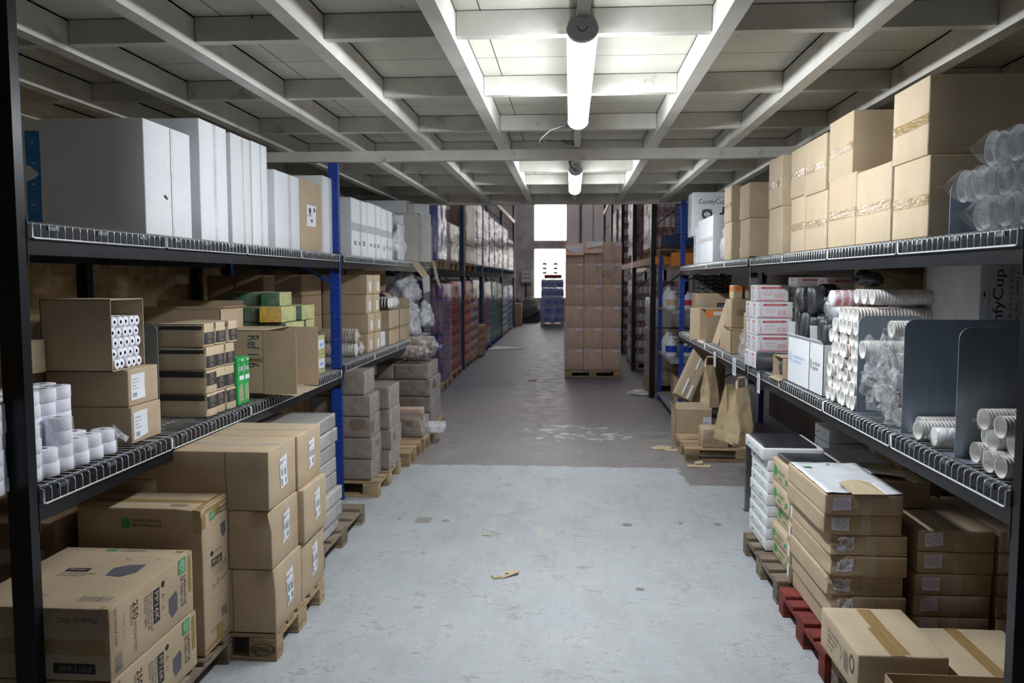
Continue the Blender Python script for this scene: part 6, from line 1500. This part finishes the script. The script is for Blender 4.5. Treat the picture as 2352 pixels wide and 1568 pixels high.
LL('red drinks load behind the blue one', 15.5, 16.9, P, 1.90, 8, ('bottle_red', 'bottle_dkred'), 'wrap_clear')
LL('orange red drinks load past the first far post', 17.6, 18.7, P, 1.90, 8, ('bottle_red', 'band_orange'), 'wrap_clear', pmat='pallet_old')
LL('pale purple wrapped drinks load after the red ones', 18.9, 20.2, P, 1.92, 8, ('bottle_purple', 'grey_card'), 'wrap_pinkish')
LL('low crate load with a red base between the drinks loads', 19.9 + .4, 20.9, .02, .80, 4, ('kraft_dark', 'bottle_red'), None, kind='plain', pmat='pallet_red', pal=False, px=.10)
LL('dark red drinks load in the middle of the left rack', 21.4, 23.2, P, 1.86, 8, ('bottle_dkred', 'bottle_purple'), 'wrap_pinkish', pmat='pallet_blue')
LL('blue and green mixed drinks load', 23.6, 25.2, P, 1.86, 8, ('bottle_cyan', 'bottle_green'), 'wrap_clear', pmat='pallet_blue')
LL('dark purple drinks load under the mixed one', 25.4, 26.9, P, 1.80, 7, ('bottle_purple', 'bottle_green'), 'wrap_clear', pmat='pallet_blue')
LL('clear water bottle load near the far end', 27.6, 29.6, P, 1.70, 7, ('bottle_water', 'band_white'), 'wrap_clear')
LL('second clear water bottle load at the far end', 30.0, 32.2, P, 1.70, 7, ('bottle_water', 'bottle_cyan'), 'wrap_clear')
Z2 = 2.12 + .148
LL('tall bluish wrapped roll load on the left upper level', 13.9, 14.9, Z2, 3.62, 2, ('bottle_blue', 'bottle_blue'), 'wrap_blue', kind='plain')
LL('short pale wrapped load on the left upper level', 15.3, 16.6, Z2, 3.0, 2, ('grey_card', 'grey_card'), 'wrap_pinkish', kind='plain')
LL('brown carton load with small labels on the left upper level', 17.6, 19.6, Z2, 3.95, 4, ('kraft_dark', 'kraft_dark'), 'wrap_clear', kind='cartons')
for i, (a, b, h, mt, nm) in enumerate(((19.8, 20.9, 3.8, ('bottle_cyan', 'band_white'), 'first blue capped'), (21.3, 22.6, 3.75, ('band_white', 'bottle_water'), 'second white'), (22.9, 24.2, 3.7, ('bottle_cyan', 'band_white'), 'third bluish'), (24.5, 25.7, 3.68, ('band_white', 'bottle_dkred'), 'fourth pinkish'), (25.9, 27.1, 3.68, ('bottle_cyan', 'band_white'), 'fifth bluish'), (27.5, 29.5, 3.68, ('band_white', 'bottle_purple'), 'sixth pale'), (29.8, 32.6, 3.4, ('bottle_cyan', 'bottle_water'), 'last blue'))):
    LL('%s wrapped bottle load on the left upper level' % nm, a, b, Z2, h, 6, mt, 'wrap_pinkish', pmat='pallet_blue')
# right rack loads
def RL(label, a, b, z0, z1, tiers, mats, wrap, dx=0, **k): return load(label, RXH + .06 + dx, RXH + 1.0 + dx, a, b, z0, z1, tiers, mats, wrap, **k)
RL('wrapped carton load low behind the dark right post', 14.1, 15.0, P, 1.10, 4, ('kraft', 'kraft'), 'wrap_pinkish', kind='plain')
load('white wrapped bundle on the low carton load', RXH + .06, RXH + .96, 14.12, 15.0, 1.12, 1.62, 1, ('white_film', 'white_film'), 'wrap_clear', kind='plain', pal=False)
Z3 = 2.30 + .148
RL('gleaming pink brown wrapped load on the right upper level', 13.9, 15.4, Z3, 4.1, 5, ('bottle_dkred', 'cup_shade'), 'wrap_pinkish')
for k in range(9):
    z = 2.62 + .148 * k
    t = thing('plastic_crate', 'blue plastic crate stacked on the right upper level, %s from the bottom' % ORD[k], 'crate', (1.90, 12.7, z), 0, 'blue plastic crates')
    mb = MB(); mb.box(-.30, .30, -.2, -.19, 0, .135).box(-.30, .30, .19, .2, 0, .135).box(-.30, -.29, -.19, .19, 0, .135).box(.29, .30, -.19, .19, 0, .135).box(-.29, .29, -.19, .19, 0, .01).box(-.31, .31, -.21, -.2, .11, .135).box(-.31, .31, -.21, -.2, 0, .02)
    for q_ in range(5): mb.box(-.28 + q_ * .14 - .01, -.28 + q_ * .14 + .01, -.21, -.2, .02, .11)
    mb.build('shell', ['blue_crate'], t); MB().box(-.12, .12, -.212, -.209, .04, .09).build('label', ['band_white' if k % 2 else 'blue_steel'], t)
t = thing('steel_platform', 'dark blue platform with an orange front carrying the blue crates', 'platform', (0, 0, 0))
MB().box(1.42, 2.3, 12.45, 13.1, 2.44, 2.60).build('slab', ['navy_steel'], t); MB().box(1.50, 2.28, 12.42, 12.45, 2.14, 2.34).build('orange_beam', ['orange_steel'], t)
RL('dark wrapped load on the right upper level, second', 17.8, 19.4, Z3, 3.9, 5, ('bottle_purple', 'bottle_dkred'), 'wrap_pinkish'); RL('dark wrapped load on the right upper level, third', 21.8, 23.4, Z3, 4.0, 5, ('bottle_dkred', 'band_white'), 'wrap_clear'); RL('dark wrapped load on the right upper level, fourth', 24.5, 26.5, Z3, 4.0, 5, ('bottle_purple', 'bottle_dkred'), 'wrap_pinkish')
RL('dark wrapped load at floor level behind the central load, near', 17.8, 19.4, P, 1.9, 6, ('bottle_purple', 'band_white'), 'wrap_pinkish'); RL('dark wrapped load at floor level behind the central load, far', 21.8, 24.4, P, 1.9, 6, ('bottle_dkred', 'band_white'), 'wrap_clear')
# central carton load
CX0, CX1, CY = -.105, 1.005, 16.2
pallet('pale pallet under the tall central carton load', CX0, CY, CX1 - CX0, 1.2, 'pallet_wood')
hh2 = .423; zz = P; w3 = (CX1 - CX0) / 3
def clabel(t, F): F('y-').rect(.62, .99, .83, .96, 'label_mauve', .012).done('label', t)
for k in range(5):
    for i in range(3):
        carton('kraft carton of the central load, %s row, %s column' % (('bottom', 'second', 'middle', 'fourth', 'top full')[k], ('left', 'middle', 'right')[i]), [CX0 + w3 * i + .003, CX0 + w3 * (i + 1) - .003, CY + .01, CY + 1.18, zz + hh2 * k + .001, zz + hh2 * (k + 1) - .002], 'kraft_pink', 'cartons of the central load', dec=clabel, nn=4, bulge=.008)
zt = zz + hh2 * 5
for i in range(2):
    open_carton('torn open carton on top of the central load, %s' % ('left', 'middle')[i], [CX0 + w3 * i + .003, CX0 + w3 * (i + 1) - .003, CY + .01, CY + 1.1, zt, zt + .30 + .04 * i], 'z+', 'kraft_pink', flaps=(('y-', .16, 160), ('y+', .14, 20)), inner='white_card')
carton('closed kraft carton on top of the central load, right', [CX0 + w3 * 2 + .003, CX1 - .003, CY + .01, CY + 1.18, zt, zt + .40], 'kraft_pink', dec=clabel)
flapobj('white torn lining bent over the left open carton', [(CX0 + .02, CY - .01, zt + .33), (CX0 + w3 - .02, CY - .012, zt + .36), (CX0 + w3 - .02, CY - .03, zt + .16), (CX0 + .14, CY - .03, zt + .20), (CX0 + .03, CY - .02, zt + .28)], .004, 'band_white', 'lining_sheet')
flapobj('white torn lining bent over the middle open carton', [(CX0 + w3 + .04, CY - .01, zt + .42), (CX0 + 2 * w3, CY - .012, zt + .42), (CX0 + 2 * w3 - .02, CY - .03, zt + .34), (CX0 + w3 + .05, CY - .03, zt + .28)], .004, 'band_white', 'lining_sheet')
f = card_body(CX1 - CX0 + .03, 1.24, hh2 * 5 + .02, 44, .03, .03, None, 18); tag(f.build('stretch_film', ['wrap_clear'], None, ((CX0 + CX1) / 2, CY + .6, P - .005)), 'clear stretch film around the central carton load', 'film')
bag('loose clear film hanging over the right top of the central load', ((CX0 + CX1) / 2 + .28, CY - .02, zt - .28), (.17, .04, .42), 'wrap_clear', 52, 'loose_film', .3, 'film')
# far pallet of bottles
load('load of blue water bottles before the far window', -1.22, -.28, 34.2, 35.2, P, 1.95, 5, ('bottle_water', 'bottle_blue'), 'wrap_blue')
load('two dark bottle packs on top of the far water load', -1.10, -.35, 34.3, 34.9, 1.96, 2.14, 1, ('bottle_dkred', 'bottle_dkred'), None, kind='plain', pal=False)
for i, x in enumerate((-1.08, -.62)):
    t = thing('drinks_crate', 'dark slotted pack silhouetted against the window, %s' % ('left', 'right')[i], 'crate', (x, 34.4, 2.145))
    mb = MB()
    for k in range(3): mb.box(-.09, .09, 0, .3, .19 * k, .19 * k + .10)
    mb.box(-.07, -.04, .02, .05, 0, .55).box(.04, .07, .02, .05, 0, .55); mb.build('layers', ['dark_carton'], t)
t = thing('control_box', 'grey electrical box on the far plaster wall', 'electrical box', (-2.05, FY - .16, 1.75))
MB().box(-.25, .25, 0, .14, 0, .62).build('cabinet', ['grey_post'], t)
for k in range(3): MB().box(-.19, .19, -.012, 0, .07 + .19 * k, .20 + .19 * k).build('panel', ['hall_panel'], t)
MB().tube([(0, .07, 0), (.02, .07, -.5), (-.1, .07, -1.6)], .04).build('conduit', ['black_steel'], t)
bag('dark heap of sacks at the foot of the far wall', (-1.95, 36.6, 0), (.55, .6, .62), 'dark_wall', 61, 'sack_heap', .25, 'sacks')
carton('low dark carton stack beside the sack heap', [-2.5, -2.0, 33.6, 34.2, 0, .95], 'kraft_dark')
flapobj('flat pale cardboard sheet lying on the hall floor at the left', [(-2.28, 22.3, .012), (-1.30, 22.6, .012), (-1.28, 22.9, .012), (-2.1, 23.4, .012)], .008, 'grey_card', 'cardboard_sheet')
bag('thin white plastic scrap on the hall floor by the right rack', (1.16, 13.75, 0), (.16, .10, .05), 'film_milky', 66, 'plastic_scrap', .3, 'plastic')
